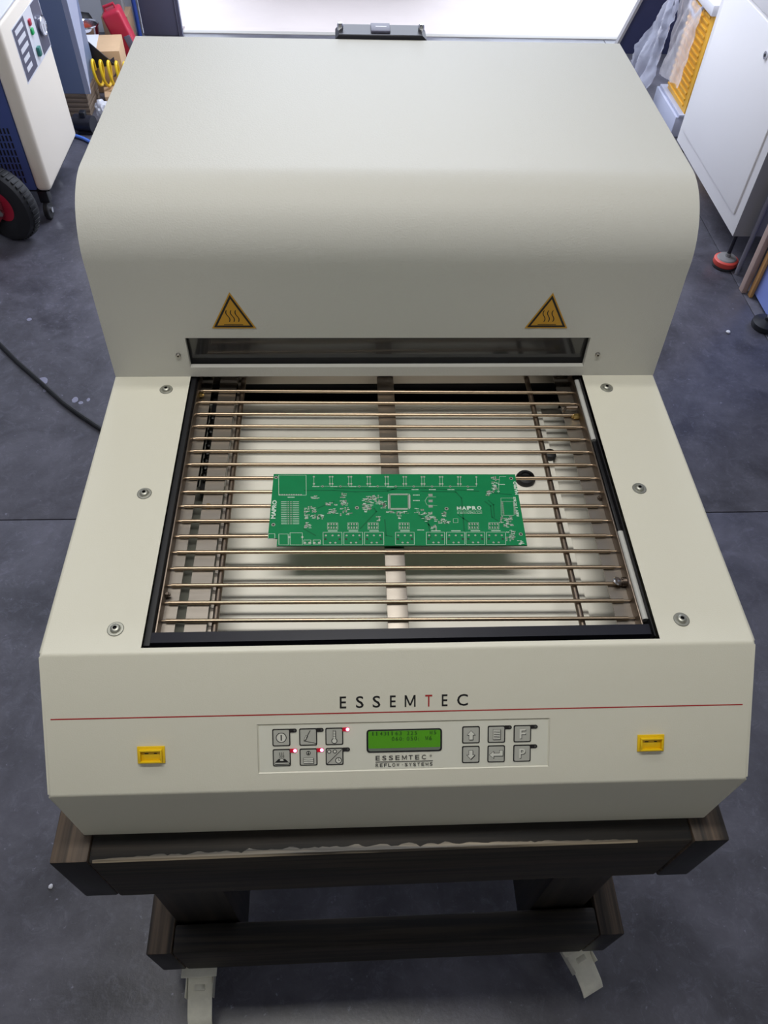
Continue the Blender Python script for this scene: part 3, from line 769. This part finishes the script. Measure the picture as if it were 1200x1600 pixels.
for cx, cy, rx, ry, n in clusters:
    for k in range(n):
        X, Y = cx+rnd.uniform(-rx, rx), cy+rnd.uniform(-ry, ry)
        if rnd.random() < 0.5:
            for d in (-4, 4): rect(pdm, X+(d if k % 2 else 0), Y+(0 if k % 2 else d*0.8), 0.0008, 0.0007)
        else:
            sl_([(X-5, Y), (X+5, Y)], 0.0007)
for X, Y, n in ((255, 105, 1), (332, 105, 1), (412, 105, 1), (495, 105, 1), (572, 106, 1), (678, 118, 1), (752, 118, 1), (832, 118, 1), (915, 118, 1), (683, 142, 1), (683, 166, 1), (150, 152, 1), (700, 296, 1), (1050, 95, 1)):
    for k in range(5): rect(sk, X-14+k*6, Y, 0.0006, 0.0006)
tr.xform(PB).build('copper_trace', M['pcb_dark'], board)['kind'] = 'stuff'
pdm.xform(PB).build('solder_pad', M['pad'], board)['kind'] = 'stuff'
hl.xform(PB).build('drill_hole', M['hole'], board)['kind'] = 'stuff'
x0_, y0_ = pc(855, 207); x1_, y1_ = pc(962, 191)
for i, ch in enumerate('MAPRO'):
    u0 = x0_+(x1_-x0_)*i/5; sk.mesh(text_mesh(ch, 0.05), Matrix.Translation((u0, y0_, BT+0.00012)) @ Matrix.Diagonal(((x1_-x0_)/5*0.86, y1_-y0_, 1, 1)))
x0_, y0_ = pc(855, 216); x1_, y1_ = pc(962, 211)
sk.mesh(text_mesh('www.mapro.com'), Matrix.Translation((x0_, y0_, BT+0.00012)) @ Matrix.Diagonal((x1_-x0_, y1_-y0_, 1, 1)))
x0_, y0_ = pc(855, 225); x1_, y1_ = pc(962, 218)
sk.mesh(text_mesh('© 2014 MAPRO, LLC'), Matrix.Translation((x0_, y0_, BT+0.00012)) @ Matrix.Diagonal((x1_-x0_, y1_-y0_, 1, 1)))
# upright words at both ends
def vtext(t, X, Ya, Yb, wd, up=True):
    (x, ya), (_, yb) = pc(X, Ya), pc(X, Yb)
    m = Matrix.Translation((x, yb if up else ya, BT+0.00012)) @ Matrix.Rotation(math.radians(90 if up else -90), 4, 'Z') @ Matrix.Diagonal((abs(ya-yb), wd, 1, 1))
    sk.mesh(text_mesh(t, 0.04), m)
vtext('MAPRO', 88, 165, 246, 0.0052); vtext('MAPRO', 1112, 82, 140, 0.0040, True)
vtext('DC BUS', 1108, 150, 190, 0.0028); vtext('REV 1', 1116, 196, 236, 0.0028)
sk.xform(PB).build('silkscreen', M['silk'], board)

# ================================================================== timber cart
cart = thing('timber_cart', 'dark stained timber cart on swivel casters carrying the cream oven', 'cart', (0, 0.36, FL))
RC = Matrix.Rotation(0.0080, 4, 'Z')
def cbox(name, q, m, bev=0.003):
    b = MB().box(*q, bev); b.xform(RC); b.bm.normal_update()
    for f in b.bm.faces:
        if name == 'side_board' and f.normal.y < -0.6: f.material_index = 1  # front ends of the side boards set near black
    return b.build(name, [m, M['wood_end']], cart)
zt, zb = -0.2272, -0.3726
cbox('side_board', (-0.3815, -0.3405, -0.1250, 0.84, zb, zt), M['wood_y']); cbox('side_board', (0.3295, 0.3705, -0.1275, 0.84, zb, zt), M['wood_y'])
cbox('front_beam', (-0.3400, 0.3290, -0.1262, -0.0862, zb, zt), M['wood_x'], 0.004)
cbox('rear_beam', (-0.3400, 0.3290, 0.80, 0.84, zb, zt), M['wood_x'])
b = MB()
n = 150
def wear(x): u = (x+0.335)/0.60; return max(0.0004, (0.0052+0.0040*noise.noise(Vector((x*70, 0, 0)))+0.0025*noise.noise(Vector((x*260, 3, 0))))*(math.sin(math.pi*min(1, max(0, u)))**0.45)*(1.0 if u < 0.5 else 1.5-u))
for i in range(n):       # worn, splintered front arris of the front beam
    xa = -0.335+0.60*i/n; xb = -0.335+0.60*(i+1)/n
    b.poly([(xa, -0.1258, zt-0.0012), (xb, -0.1258, zt-0.0012), (xb, -0.1234, zt+0.0003), (xa, -0.1234, zt+0.0003)])
    b.poly([(xa, -0.1234, zt+0.0003), (xb, -0.1234, zt+0.0003), (xb, -0.1234+wear(xb), zt+0.0003), (xa, -0.1234+wear(xa), zt+0.0003)])
b.xform(RC).build('worn_edge', M['wood_worn'], cart)
lt, lb_ = -0.7190, -0.8580
cbox('side_board', (-0.3805, -0.3405, -0.1320, 0.84, lb_, lt), M['wood_y']); cbox('side_board', (0.3435, 0.3835, -0.1320, 0.84, lb_, lt), M['wood_y'])
cbox('front_beam', (-0.3395, 0.3425, -0.1320, -0.0900, lb_, lt), M['wood_x'], 0.004)
cbox('rear_beam', (-0.3395, 0.3425, 0.80, 0.84, lb_, lt), M['wood_x'])
for x0, x1 in ((-0.3390, -0.2400), (0.2400, 0.3290)):
    for y0, y1 in ((-0.0855, 0.004), (0.71, 0.799)):
        cbox('leg', (x0, x1, y0, y1, lb_, zt-0.001), M['wood_z'])
def caster(x, y, ang, brake=True):
    R_ = Matrix.Translation((x, y, FL)) @ Matrix.Rotation(ang, 4, 'Z')      # local -y points to the pedal
    top = lb_-FL
    b = MB().box(-0.030, 0.030, -0.035, 0.035, top-0.004, top-0.0005, 0.001)
    b.lathe([(0.022, top-0.012), (0.024, top-0.004)], 20)
    b.prism([(-0.028, top-0.012), (0.034, top-0.012), (0.020, 0.020), (0.000, 0.020)], -0.0200, -0.0175, 'x'); b.prism([(-0.028, top-0.012), (0.034, top-0.012), (0.020, 0.020), (0.000, 0.020)], 0.0175, 0.0200, 'x')
    b.box(-0.0200, 0.0200, -0.034, 0.034, top-0.014, top-0.011, 0.001)
    c = b.xform(R_).build('caster', M['zinc'], cart)
    m = R_ @ Matrix.Translation((-0.014, 0.010, 0.0375)) @ Matrix.Rotation(math.pi/2, 4, 'Y')
    MB().lathe([(0, 0), (0.012, 0), (0.015, 0.003), (0.033, 0.003), (0.0372, 0.007), (0.0372, 0.021), (0.033, 0.025), (0.015, 0.025), (0.012, 0.028), (0, 0.028)], 28, m).build('wheel', M['rubber'], c)
    MB().cyl(R_ @ Vector((-0.025, 0.010, 0.0375)), R_ @ Vector((0.025, 0.010, 0.0375)), 0.005, 6).build('axle_bolt', M['chrome'], c)
    if brake:
        b = MB()
        prof_ = [(-0.030, top-0.016), (-0.042, top-0.019), (-0.052, top-0.026), (-0.068, top-0.033), (-0.084, top-0.041), (-0.092, top-0.046), (-0.099, top-0.056)]
        low = [(p[0]+0.0012, p[1]-0.0030) for p in prof_]
        b.prism(prof_+low[::-1], -0.0205, 0.0205, 'x', 0.0008)
        b.box(-0.0235, -0.0215, -0.062, -0.020, top-0.040, top-0.014, 0.0008); b.box(0.0215, 0.0235, -0.062, -0.020, top-0.040, top-0.014, 0.0008)
        b.box(-0.009, 0.009, -0.052, -0.040, top-0.024, top-0.0195, 0.001, rot=Matrix.Identity(4))
        b.xform(R_).build('brake_pedal', M['zinc'], c)
caster(-0.3185, -0.112, 0.02); caster(0.328, -0.094, 0.42)
caster(-0.315, 0.78, 1.2, False); caster(0.325, 0.78, 2.0, False)

# ================================================================== floor things
tag(MB().tube([(-1.75, 2.45, FL+0.0076), (-1.45, 1.98, FL+0.0076), (-1.181, 1.665, FL+0.0076), (-1.10, 1.575, FL+0.0076), (-1.016, 1.490, FL+0.0076), (-0.914, 1.384, FL+0.0076), (-0.85, 1.328, FL+0.0076), (-0.781, 1.272, FL+0.0076), (-0.68, 1.20, FL+0.0076), (-0.5, 1.10, FL+0.0076), (-0.2, 1.0, FL+0.0076)], 0.0072, 10)
    .build('power_cable', M['cable']), 'black power cable snaking over the dark floor left of the oven', 'cable')

# compressed air dryer
dry = thing('air_dryer', 'cream and blue compressed air dryer cabinet with pressure gauge at far left', 'air dryer', (-1.32, 2.66, FL))
z0, z1 = -0.845, -0.285
b = MB().box(-1.205, -1.150, 2.405, 2.850, z0, z1, 0.018, 4)
front = b.build('front_panel', M['dryer'], dry)
b = MB().box(-1.50, -1.206, 2.412, 2.845, z0+0.003, z1-0.004, 0.003)
b.build('housing', M['blue_paint'], dry)
MB().box(-1.50, -1.150, 2.405, 2.850, z1-0.003, z1+0.004, 0.002).build('top_cover', M['white'], dry)
for r_i in range(8):
    for k in range(6):
        x = -1.235-k*0.0130; z = -0.615-r_i*0.0255*1.0
        MB().box(x-0.0035, x+0.0025, 2.4110, 2.4125, z-0.020, z, 0.0005).build('vent_slot', M['seal2'], dry)
# console
gx = -1.1500
cons = MB().box(gx-0.0004, gx+0.0006, 2.500, 2.838, -0.506, -0.336, 0.0).build('console', M['white'], dry)
b = MB().box(gx+0.0005, gx+0.0012, 2.735, 2.833, -0.500, -0.340); b.build('gauge_plate', M['console'], cons)
MB().box(gx+0.0005, gx+0.0012, 2.505, 2.640, -0.500, -0.340).build('instruction_plate', M['console'], cons)
MB().lathe([(0, 0), (0.031, 0), (0.033, 0.004), (0.033, 0.011), (0.029, 0.013), (0.0285, 0.010), (0, 0.010)], 32, Matrix.Translation((gx+0.001, 2.785, -0.420)) @ Matrix.Rotation(math.pi/2, 4, 'Y')).build('gauge', [M['chrome']], cons)
b = MB().lathe([(0, 0), (0.0282, 0), (0, 0.0001)], 32, Matrix.Translation((gx+0.0115, 2.785, -0.420)) @ Matrix.Rotation(math.pi/2, 4, 'Y')); b.mi = 1
b.box(gx+0.0116, gx+0.0122, 2.784, 2.786, -0.440, -0.415)
b.build('gauge_face', [M['dial'], M['black_ink']], cons)
MB().box(gx+0.0005, gx+0.008, 2.670, 2.690, -0.384, -0.364, 0.003).build('indicator_button', M['red'], cons)
MB().box(gx+0.0005, gx+0.008, 2.670, 2.690, -0.412, -0.392, 0.003).build('indicator_button', M['green'], cons)
MB().box(gx+0.0005, gx+0.012, 2.672, 2.696, -0.482, -0.452, 0.003).build('rocker_switch', M['teal'], cons)
for k in range(5):
    MB().box(gx+0.0012, gx+0.0018, 2.525+k*0.002, 2.615-(20 if k > 2 else 0)*0.001, -0.364-k*0.029, -0.349-k*0.029).build('label_patch', M['white'], cons)
# base frame and caster
b = MB().box(-1.49, -1.165, 2.43, 2.84, z0-0.012, z0+0.002, 0.002); b.build('base', M['black'], dry)
for x, y in ((-1.195, 2.445), (-1.26, 2.76), (-1.46, 2.445), (-1.46, 2.81)):
    b = MB().box(x-0.018, x+0.018, y-0.020, y+0.020, z0-0.055, z0-0.010, 0.003)
    c = b.build('caster', M['black'], dry)
    m = Matrix.Translation((x-0.010, y-0.012, FL+0.034)) @ Matrix.Rotation(math.pi/2, 4, 'Y')
    MB().lathe([(0, 0), (0.030, 0), (0.034, 0.003), (0.034, 0.017), (0.030, 0.020), (0, 0.020)], 24, m).build('wheel', M['rubber'], c)
    MB().cyl((x+0.010, y-0.012, FL+0.034), (x+0.016, y-0.012, FL+0.034), 0.010, 14).build('axle_cap', M['chrome'], c)

# hand truck wheel at the left margin
ht = thing('hand_truck', 'red hand truck with fat black tyre in front of the air dryer', 'hand truck', (-1.40, 2.26, FL))
m = Matrix.Translation((-1.275, 2.335, FL+0.135)) @ Matrix.Rotation(math.radians(90), 4, 'X') @ Matrix.Rotation(math.radians(-22), 4, 'Y')
wh = MB().lathe([(0.058, 0.018), (0.075, 0.006), (0.105, 0.002), (0.124, 0.012), (0.132, 0.030), (0.132, 0.052), (0.124, 0.070), (0.10, 0.078), (0.058, 0.066), (0.058, 0.018)], 40, m).build('tyre', M['rubber'], ht)
for k in range(44):
    a = k/44*2*math.pi
    mm = m @ Matrix.Rotation(a, 4, 'Z')
    MB().box(0.1300, 0.1345, -0.006, 0.006, 0.026, 0.056, 0.001).xform(mm).build('tread_block', M['rubber'], wh)
MB().lathe([(0, 0.012), (0.02, 0.012), (0.022, 0.024), (0.058, 0.028), (0.058, 0.060), (0, 0.060)], 28, m).build('hub', M['red'], ht)
b = MB().prism([(-1.50, -0.62), (-1.335, -0.780), (-1.258, -0.800), (-1.262, -0.850), (-1.36, -0.955), (-1.50, -0.955)], 2.262, 2.268, 'y', 0.001)
b.xform(Matrix.Translation((-0.020, -0.012, 0.0)))
b.build('axle_bracket', mat('deep red frame', (120, 30, 46), 0.4), ht)
MB().cyl((-1.290, 2.250, -0.838), (-1.290, 2.238, -0.838), 0.011, 6).build('axle_nut', M['steel'], ht)
MB().tube([(-1.47, 2.265, -0.70), (-1.60, 2.28, -0.1), (-1.66, 2.3, 0.2)], 0.014, 10).build('upright', M['red'], ht)

# storage cabinet behind the dryer
sc = thing('steel_cabinet', 'slate blue steel cabinet standing on brown boards behind the air dryer', 'cabinet', (-1.45, 3.4, FL))
MB().box(-1.62, -1.213, 3.289, 3.52, -0.865, 0.35, 0.002).build('housing', M['slate'], sc)
b = MB().prism([(3.289, -0.865), (3.289, 0.35), (3.42, 0.35), (3.42, -0.54), (3.30, -0.865)], -1.2128, -1.1900, 'x'); b.build('door_edge', M['slate_lt'], sc)
for k in range(5):
    zz = FL+k*0.020; MB().box(-1.60, -1.2125+0.001*(k % 2), 3.289+0.001*k, 3.50, zz+0.0008, zz+0.0192, 0.0015).build('board', M['card_dk'], sc)

# boxes and odds on the floor between the cabinet and the door
def rotbox(name, c, size, rz, m, label, cat, bev=0.002, rx=0):
    R_ = Matrix.Translation(c) @ Matrix.Rotation(rz, 4, 'Z') @ Matrix.Rotation(rx, 4, 'X')
    b = MB().box(-size[0]/2, size[0]/2, -size[1]/2, size[1]/2, 0, size[2], bev).xform(R_)
    return tag(b.build(name, m), label, cat), R_
bx = thing('cardboard_box', 'tall cardboard parcel printed with a curved arrow behind the slate cabinet', 'box', (-1.19, 3.62, FL))
R_ = Matrix.Translation((-1.190, 3.645, FL)) @ Matrix.Rotation(0.12, 4, 'Z')
MB().box(-0.085, 0.085, -0.10, 0.10, 0.001, 0.180, 0.003).xform(R_).build('carton', M['card'], bx)
MB().box(-0.0865, -0.02, -0.101, 0.101, 0.1795, 0.1812).xform(R_).build('packing_tape', M['white'], bx)
b = MB()
pts = [(0.038+0.020*math.sin(t*math.pi), -0.1010, 0.070+0.070*t) for t in [i/12 for i in range(13)]]
for p0, p1 in zip(pts, pts[1:]): b.poly([(p0[0]-0.005, p0[1], p0[2]), (p0[0]+0.005, p0[1], p0[2]), (p1[0]+0.005, p1[1], p1[2]), (p1[0]-0.005, p1[1], p1[2])])
b.poly([(0.024, -0.1010, 0.136), (0.056, -0.1010, 0.156), (0.054, -0.1010, 0.122), (0.046, -0.1010, 0.136)])
b.xform(R_).build('printed_arrow', M['console'], bx)
rotbox('cardboard_box', (-1.095, 3.44, FL), (0.15, 0.11, 0.055), 0.25, M['card'], 'low open cardboard box under the yellow coiled hose', 'box', 0.003, 0.0)
# coil hose
pts = []
for i in range(150):
    t = i/150; a = t*2*math.pi*5.2
    ax = Vector((-1.210+0.19*t, 3.470-0.03*t, FL+0.119))
    pts.append(ax + Vector((0.004*math.cos(a), 0.030*math.cos(a), 0.052*math.sin(a))))
tag(MB().tube(pts, 0.0065, 8).build('coiled_hose', M['coil']), 'yellow coiled air hose lying on the low cardboard box', 'hose')
# black sheet corner
b = MB().prism([(-1.232, -0.855), (-1.232, -0.725), (-1.120, -0.835)], 3.530, 3.536, 'y', 0.001)
tag(b.build('black_board', M['seal']), 'black triangular panel corner jutting out beside the slate cabinet', 'board')
# red case
rc = thing('tool_case', 'tall red plastic tool case with grey strip leaning beyond the parcel', 'tool case', (-1.13, 3.80, FL))
R_ = Matrix.Translation((-1.095, 3.850, FL+0.016)) @ Matrix.Rotation(0.1, 4, 'Z') @ Matrix.Rotation(-0.30, 4, 'Y')
MB().box(-0.045, 0.045, -0.05, 0.05, 0.008, 0.250, 0.014, 3).xform(R_).build('shell', M['red'], rc)
MB().box(0.010, 0.040, -0.0525, -0.049, 0.03, 0.14, 0.001).xform(R_).build('grey_strip', M['steel_door'], rc)
MB().tube([R_ @ Vector(p) for p in ((-0.025, 0, 0.245), (-0.025, 0, 0.268), (0.025, 0, 0.268), (0.025, 0, 0.245))], 0.007, 8).build('handle', M['red'], rc)
# bucket with orange things
bk = thing('bucket', 'pale metal bucket holding orange pieces behind the slate cabinet', 'bucket', (-1.290, 3.80, FL))
MB().lathe([(0, 0.001), (0.040, 0.001), (0.058, 0.200), (0.062, 0.203), (0.060, 0.208), (0.055, 0.203), (0.038, 0.006), (0, 0.006)], 32, Matrix.Translation((-1.290, 3.80, FL))).build('shell', M['chrome'], bk)
MB().lathe([(0, 0.14), (0.048, 0.145), (0.05, 0.15), (0, 0.155)], 24, Matrix.Translation((-1.290, 3.80, FL))).build('lining', M['white'], bk)
for dx, dy, dz, s_ in ((0.0, 0.01, 0.165, 0.020), (0.012, -0.02, 0.162, 0.014)):
    mm = Matrix.Translation((-1.290+dx, 3.80+dy, FL+dz-0.010))
    b = MB().lathe([(0, 0), (s_*0.7, 0.001), (s_, s_*0.6), (s_*0.75, s_*1.2), (0, s_*1.4)], 14, mm @ Matrix.Rotation(0.3, 4, 'X'))
    tag(b.build('orange_plug', M['orange']), 'larger orange plug lying in the metal bucket' if dx == 0 else 'smaller orange plug at the front of the metal bucket', 'plug')
# timber box with grey box on top, black bag
rotbox('wooden_box', (-1.215, 4.12, FL), (0.13, 0.14, 0.155), 0.03, M['tan'], 'tan wooden box beside the blue pipe', 'box', 0.002)
rotbox('grey_box', (-1.225, 4.13, FL+0.1555), (0.10, 0.12, 0.14), 0.12, M['cab_side'], 'grey box standing on the tan wooden box', 'box', 0.003)
b = MB(); 
bmesh.ops.create_icosphere(b.bm, subdivisions=3, radius=1.0)
for v_ in b.bm.verts:
    nn = noise.noise(v_.co*1.7); v_.co = Vector((v_.co.x*0.058, v_.co.y*0.055, v_.co.z*0.085))*(1+0.2*nn)+Vector((-1.365, 4.04, FL+0.110))
zmin = min(v_.co.z for v_ in b.bm.verts)
for v_ in b.bm.verts: v_.co.z += FL-zmin+0.001
tag(b.build('black_bag', M['seal2'], angle=60), 'crumpled black bag behind the metal bucket', 'bag')
rotbox('red_box', (-1.085, 3.98, FL), (0.09, 0.12, 0.06), 0.2, mat('faded red carton', (120, 66, 82), 0.7), 'low faded red carton in front of the tan wooden box', 'box', 0.002)
tag(MB().tube([(-1.143, 4.225, FL+0.001), (-1.143, 4.225, 0.6)], 0.011, 12).build('blue_pipe', M['bluepipe']), 'upright blue pipe in front of the grey door post', 'pipe')
# pump, blue tube, white wrap by the dryer
pm = thing('vacuum_pump', 'small black pump on the floor behind the air dryer', 'pump', (-1.19, 3.14, FL))
MB().cyl((-1.245, 3.16, FL+0.036), (-1.165, 3.14, FL+0.036), 0.034, 24).build('motor', M['seal'], pm)
MB().box(-1.235, -1.165, 3.115, 3.175, FL, FL+0.010, 0.002).build('foot', M['seal2'], pm)
MB().box(-1.215, -1.190, 3.13, 3.165, FL+0.066, FL+0.088, 0.003).build('terminal_box', M['black'], pm)
tag(MB().tube([(-1.32, 3.20, FL+0.008), (-1.27, 3.110, FL+0.009), (-1.235, 3.085, FL+0.010), (-1.20, 3.065, FL+0.009), (-1.165, 3.035, FL+0.008), (-1.10, 3.02, FL+0.008)], 0.0070, 8).build('blue_tube', mat('light blue tube', (90, 130, 220), 0.3)), 'light blue air tube on the floor beside the small black pump', 'tube')
b = MB(); bmesh.ops.create_icosphere(b.bm, subdivisions=3, radius=1.0)
for v_ in b.bm.verts:
    nn = noise.noise(v_.co*2.6); v_.co = Vector((v_.co.x*0.032, v_.co.y*0.030, v_.co.z*0.045))*(1+0.45*nn)+Vector((-1.135, 3.235, FL+0.045))
zmin = min(v_.co.z for v_ in b.bm.verts)
for v_ in b.bm.verts: v_.co.z += FL-zmin+0.001
tag(b.build('paper_wad', M['white'], angle=25), 'crumpled white paper on the floor beyond the black pump', 'paper')

# ------------------------------------------------------------------ right side
wc = thing('white_cabinet', 'large white enamel cabinet with panelled door on levelling feet at right', 'cabinet', (1.56, 2.47, FL))
cz = -0.830
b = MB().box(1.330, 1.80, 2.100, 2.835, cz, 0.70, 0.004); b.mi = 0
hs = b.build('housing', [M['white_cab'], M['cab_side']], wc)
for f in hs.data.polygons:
    if f.normal.y < -0.8: f.material_index = 1  # shade on the front-facing side put into its colour as grey
dr = MB().box(1.3235, 1.3302, 2.144, 2.796, -0.770, -0.246, 0.0030).build('door', M['white_cab'], wc)
dr2 = MB().box(1.3235, 1.3302, 2.144, 2.796, -0.236, 0.60, 0.0030).build('door', M['white_cab'], wc)
MB().cyl((1.3262, 2.335, -0.318), (1.3180, 2.335, -0.318), 0.012, 20).build('lock', M['chrome'], dr)
MB().cyl((1.3182, 2.335, -0.318), (1.3172, 2.335, -0.318), 0.005, 12).build('lock_core', M['seal2'], dr)
for x, y in ((1.358, 2.128), (1.358, 2.80), (1.77, 2.128), (1.77, 2.80)):
    ft = MB().lathe([(0.007, 0.03), (0.007, cz-FL-0.001)], 14, Matrix.Translation((x, y, FL))); ft.lathe([(0, cz-FL-0.004), (0.007, cz-FL-0.001), (0, cz-FL-0.0009)], 8, Matrix.Translation((x, y, FL)))
    ft = ft.build('levelling_foot', M['seal'], wc)
    MB().lathe([(0, 0.0), (0.044, 0.0), (0.046, 0.004), (0.044, 0.010), (0, 0.010)], 32, Matrix.Translation((x, y, FL))).build('rubber_pad', M['rubber'], ft)
    MB().lathe([(0, 0.010), (0.043, 0.010), (0.045, 0.014), (0.044, 0.028), (0.038, 0.032), (0, 0.032)], 32, Matrix.Translation((x, y, FL))).build('red_ring', M['orange'] if False else mat('red ring', (214, 78, 66), 0.45), ft)
    MB().lathe([(0, 0.032), (0.036, 0.032), (0.033, 0.036), (0.011, 0.040), (0.010, 0.052), (0, 0.052)], 28, Matrix.Translation((x, y, FL))).build('foot_plate', mat('grey foot plate', (138, 136, 136), 0.4), ft)
# leaning boards
tag(MB().cyl((1.388, 2.072, FL+0.0005), (1.388, 2.072, -0.20), 0.0085, 12).build('grey_pipe', M['plank_grey']), 'slim grey pipe standing against the side of the white cabinet', 'pipe')
tag(MB().box(1.3660, 1.3860, 1.952, 1.980, FL+0.0005, -0.25, 0.0015).build('batten', M['plank_pink']), 'pinkish upright batten between the grey pipe and the blue cabinet', 'batten')
tag(MB().box(1.3862, 1.3985, 1.925, 1.945, FL+0.0005, -0.30, 0.0015).build('batten', M['plank_orange']), 'orange-tan upright batten right beside the blue cabinet', 'batten')
# blue cabinet at the right margin
bc = thing('blue_cabinet', 'bright blue cabinet on a round black levelling foot at right margin', 'cabinet', (1.6, 1.7, FL))
MB().box(1.4010, 1.80, 1.50, 1.964, -0.951, 0.3, 0.003).build('housing', M['blue_bright'], bc)
for x, y in ((1.385, 1.760),):
    ft = MB().lathe([(0, 0.001), (0.046, 0.001), (0.048, 0.010), (0.046, 0.020), (0.030, 0.026), (0.012, 0.030), (0.011, 0.040), (0, 0.040)], 32, Matrix.Translation((x, y, FL))).build('levelling_foot', M['black'], bc)
    MB().cyl((x, y, FL+0.036), (x, y, FL+0.110), 0.008, 14).build('stud', M['chrome'], ft)
    MB().box(x-0.012, 1.4015, y-0.018, y+0.018, FL+0.105, FL+0.112, 0.001).build('foot_bracket', M['seal'], ft)
for x, y in ((1.77, 1.54), (1.77, 1.92), (1.46, 1.54)):
    MB().lathe([(0, 0.0005), (0.030, 0.0005), (0.031, 0.006), (0.010, 0.010), (0.009, 0.0138), (0, 0.0138)], 32, Matrix.Translation((x, y, FL))).build('levelling_foot', M['black'], bc)
# yellow ribbed unit
yb = thing('ribbed_crate', 'pale grey crate with ribbed yellow front behind the white cabinet', 'crate', (1.60, 3.30, FL))
MB().box(1.430, 1.78, 3.150, 3.480, FL+0.001, -0.875, 0.004).build('base_box', M['grey_box'], yb)
MB().box(1.440, 1.78, 3.142, 3.470, -0.876, -0.862, 0.002).build('rim', M['grey_box'], yb)
pnl = MB().box(1.462, 1.77, 3.150, 3.430, -0.863, -0.470, 0.003).build('yellow_front', M['ribs'], yb)
for k in range(15):
    z = -0.845+k*0.0250
    MB().box(1.4560, 1.4635, 3.185, 3.428, z, z+0.0110, 0.0025).build('rib', M['ribs'], pnl)
MB().box(1.440, 1.77, 3.14, 3.44, -0.472, -0.430, 0.006).build('top_cap', M['white'], yb)
b = MB().tube([(1.450, 3.39, -0.455), (1.432, 3.38, -0.505), (1.432, 3.28, -0.520), (1.450, 3.25, -0.462)], 0.008, 8); b.build('handle', M['grey_box'], yb)
# plastic bag hanging over the crate's left
def crumple(name, m, poly, x0, label, cat, amp, seed, nu=34, nv=34):
    """poly: four corners (y,z) bottom-left, bottom-right, top-right, top-left"""
    b = MB(); g = []
    for i in range(nu+1):
        row = []
        for j in range(nv+1):
            u, v_ = i/nu, j/nv
            a = Vector(poly[0])*(1-u)+Vector(poly[1])*u; c = Vector(poly[3])*(1-u)+Vector(poly[2])*u; p = a*(1-v_)+c*v_
            q = Vector((p.x*14+seed, p.y*14, 0))
            d = abs(noise.noise(Vector((q.x*0.8+q.y*0.35, q.y*0.22-q.x*0.1, seed))))*1.3+0.45*abs(noise.noise(Vector((q.x*2.1-q.y*0.8, q.y*0.6, seed+4))))+0.12*noise.noise(q*2.5)
            e = 0.010*noise.noise(Vector((u*5, v_*5, seed)))
            row.append(b.bm.verts.new((x0-amp*d, p.x+e, p.y+e*0.6)))
        g.append(row)
    for i in range(nu):
        for j in range(nv): b.bm.faces.new((g[i][j], g[i+1][j], g[i+1][j+1], g[i][j+1]))
    return tag(b.build(name, m, angle=50), label, cat)
crumple('plastic_sheet', M['film'], [(3.42, -0.80), (3.17, -0.76), (3.17, -0.46), (3.44, -0.44)], 1.416, 'thin clear wrap stretched over the ribbed yellow front', 'plastic wrap', 0.025, 3.0)
crumple('plastic_bag', M['wrap'], [(3.78, -0.945), (3.44, -0.945), (3.34, -0.46), (3.44, -0.40)], 1.385, 'crumpled clear plastic bag hanging left of the yellow crate front', 'plastic bag', 0.05, 9.0)
# navy board behind
nb = thing('navy_partition', 'navy blue board leaning by the bright open doorway at right', 'board', (1.6, 4.11, FL))
MB().prism([(1.390, FL+0.001), (1.395, -0.921), (1.62, -0.245), (2.05, -0.245), (2.05, FL+0.001)], 4.10, 4.125, 'y', 0.001).build('sheet', M['navy'], nb)
MB().prism([(1.375, FL+0.001), (1.384, -0.921), (1.608, -0.245), (1.622, -0.245), (1.397, -0.921), (1.392, FL+0.001)], 4.092, 4.128, 'y', 0.001).build('edge_trim', mat('pale edge trim', (150, 148, 150), 0.5), nb)
# scraps on the floor
for i, (x, y, s_, lab) in enumerate(((-0.637, 0.029, 0.0045, 'tiny white scrap on the floor left of the timber cart'), (1.244, 1.726, 0.0075, 'small white pellet on the floor near the blue cabinet foot'))):
    b = MB(); bmesh.ops.create_icosphere(b.bm, subdivisions=2, radius=s_)
    for v_ in b.bm.verts: v_.co = v_.co*(1+0.3*noise.noise(v_.co*300)); v_.co.z *= 0.6
    zm = min(v_.co.z for v_ in b.bm.verts)
    for v_ in b.bm.verts: v_.co += Vector((x, y, FL-zm+0.0002))
    tag(b.build('floor_scrap', M['white'], angle=60), lab, 'scrap')
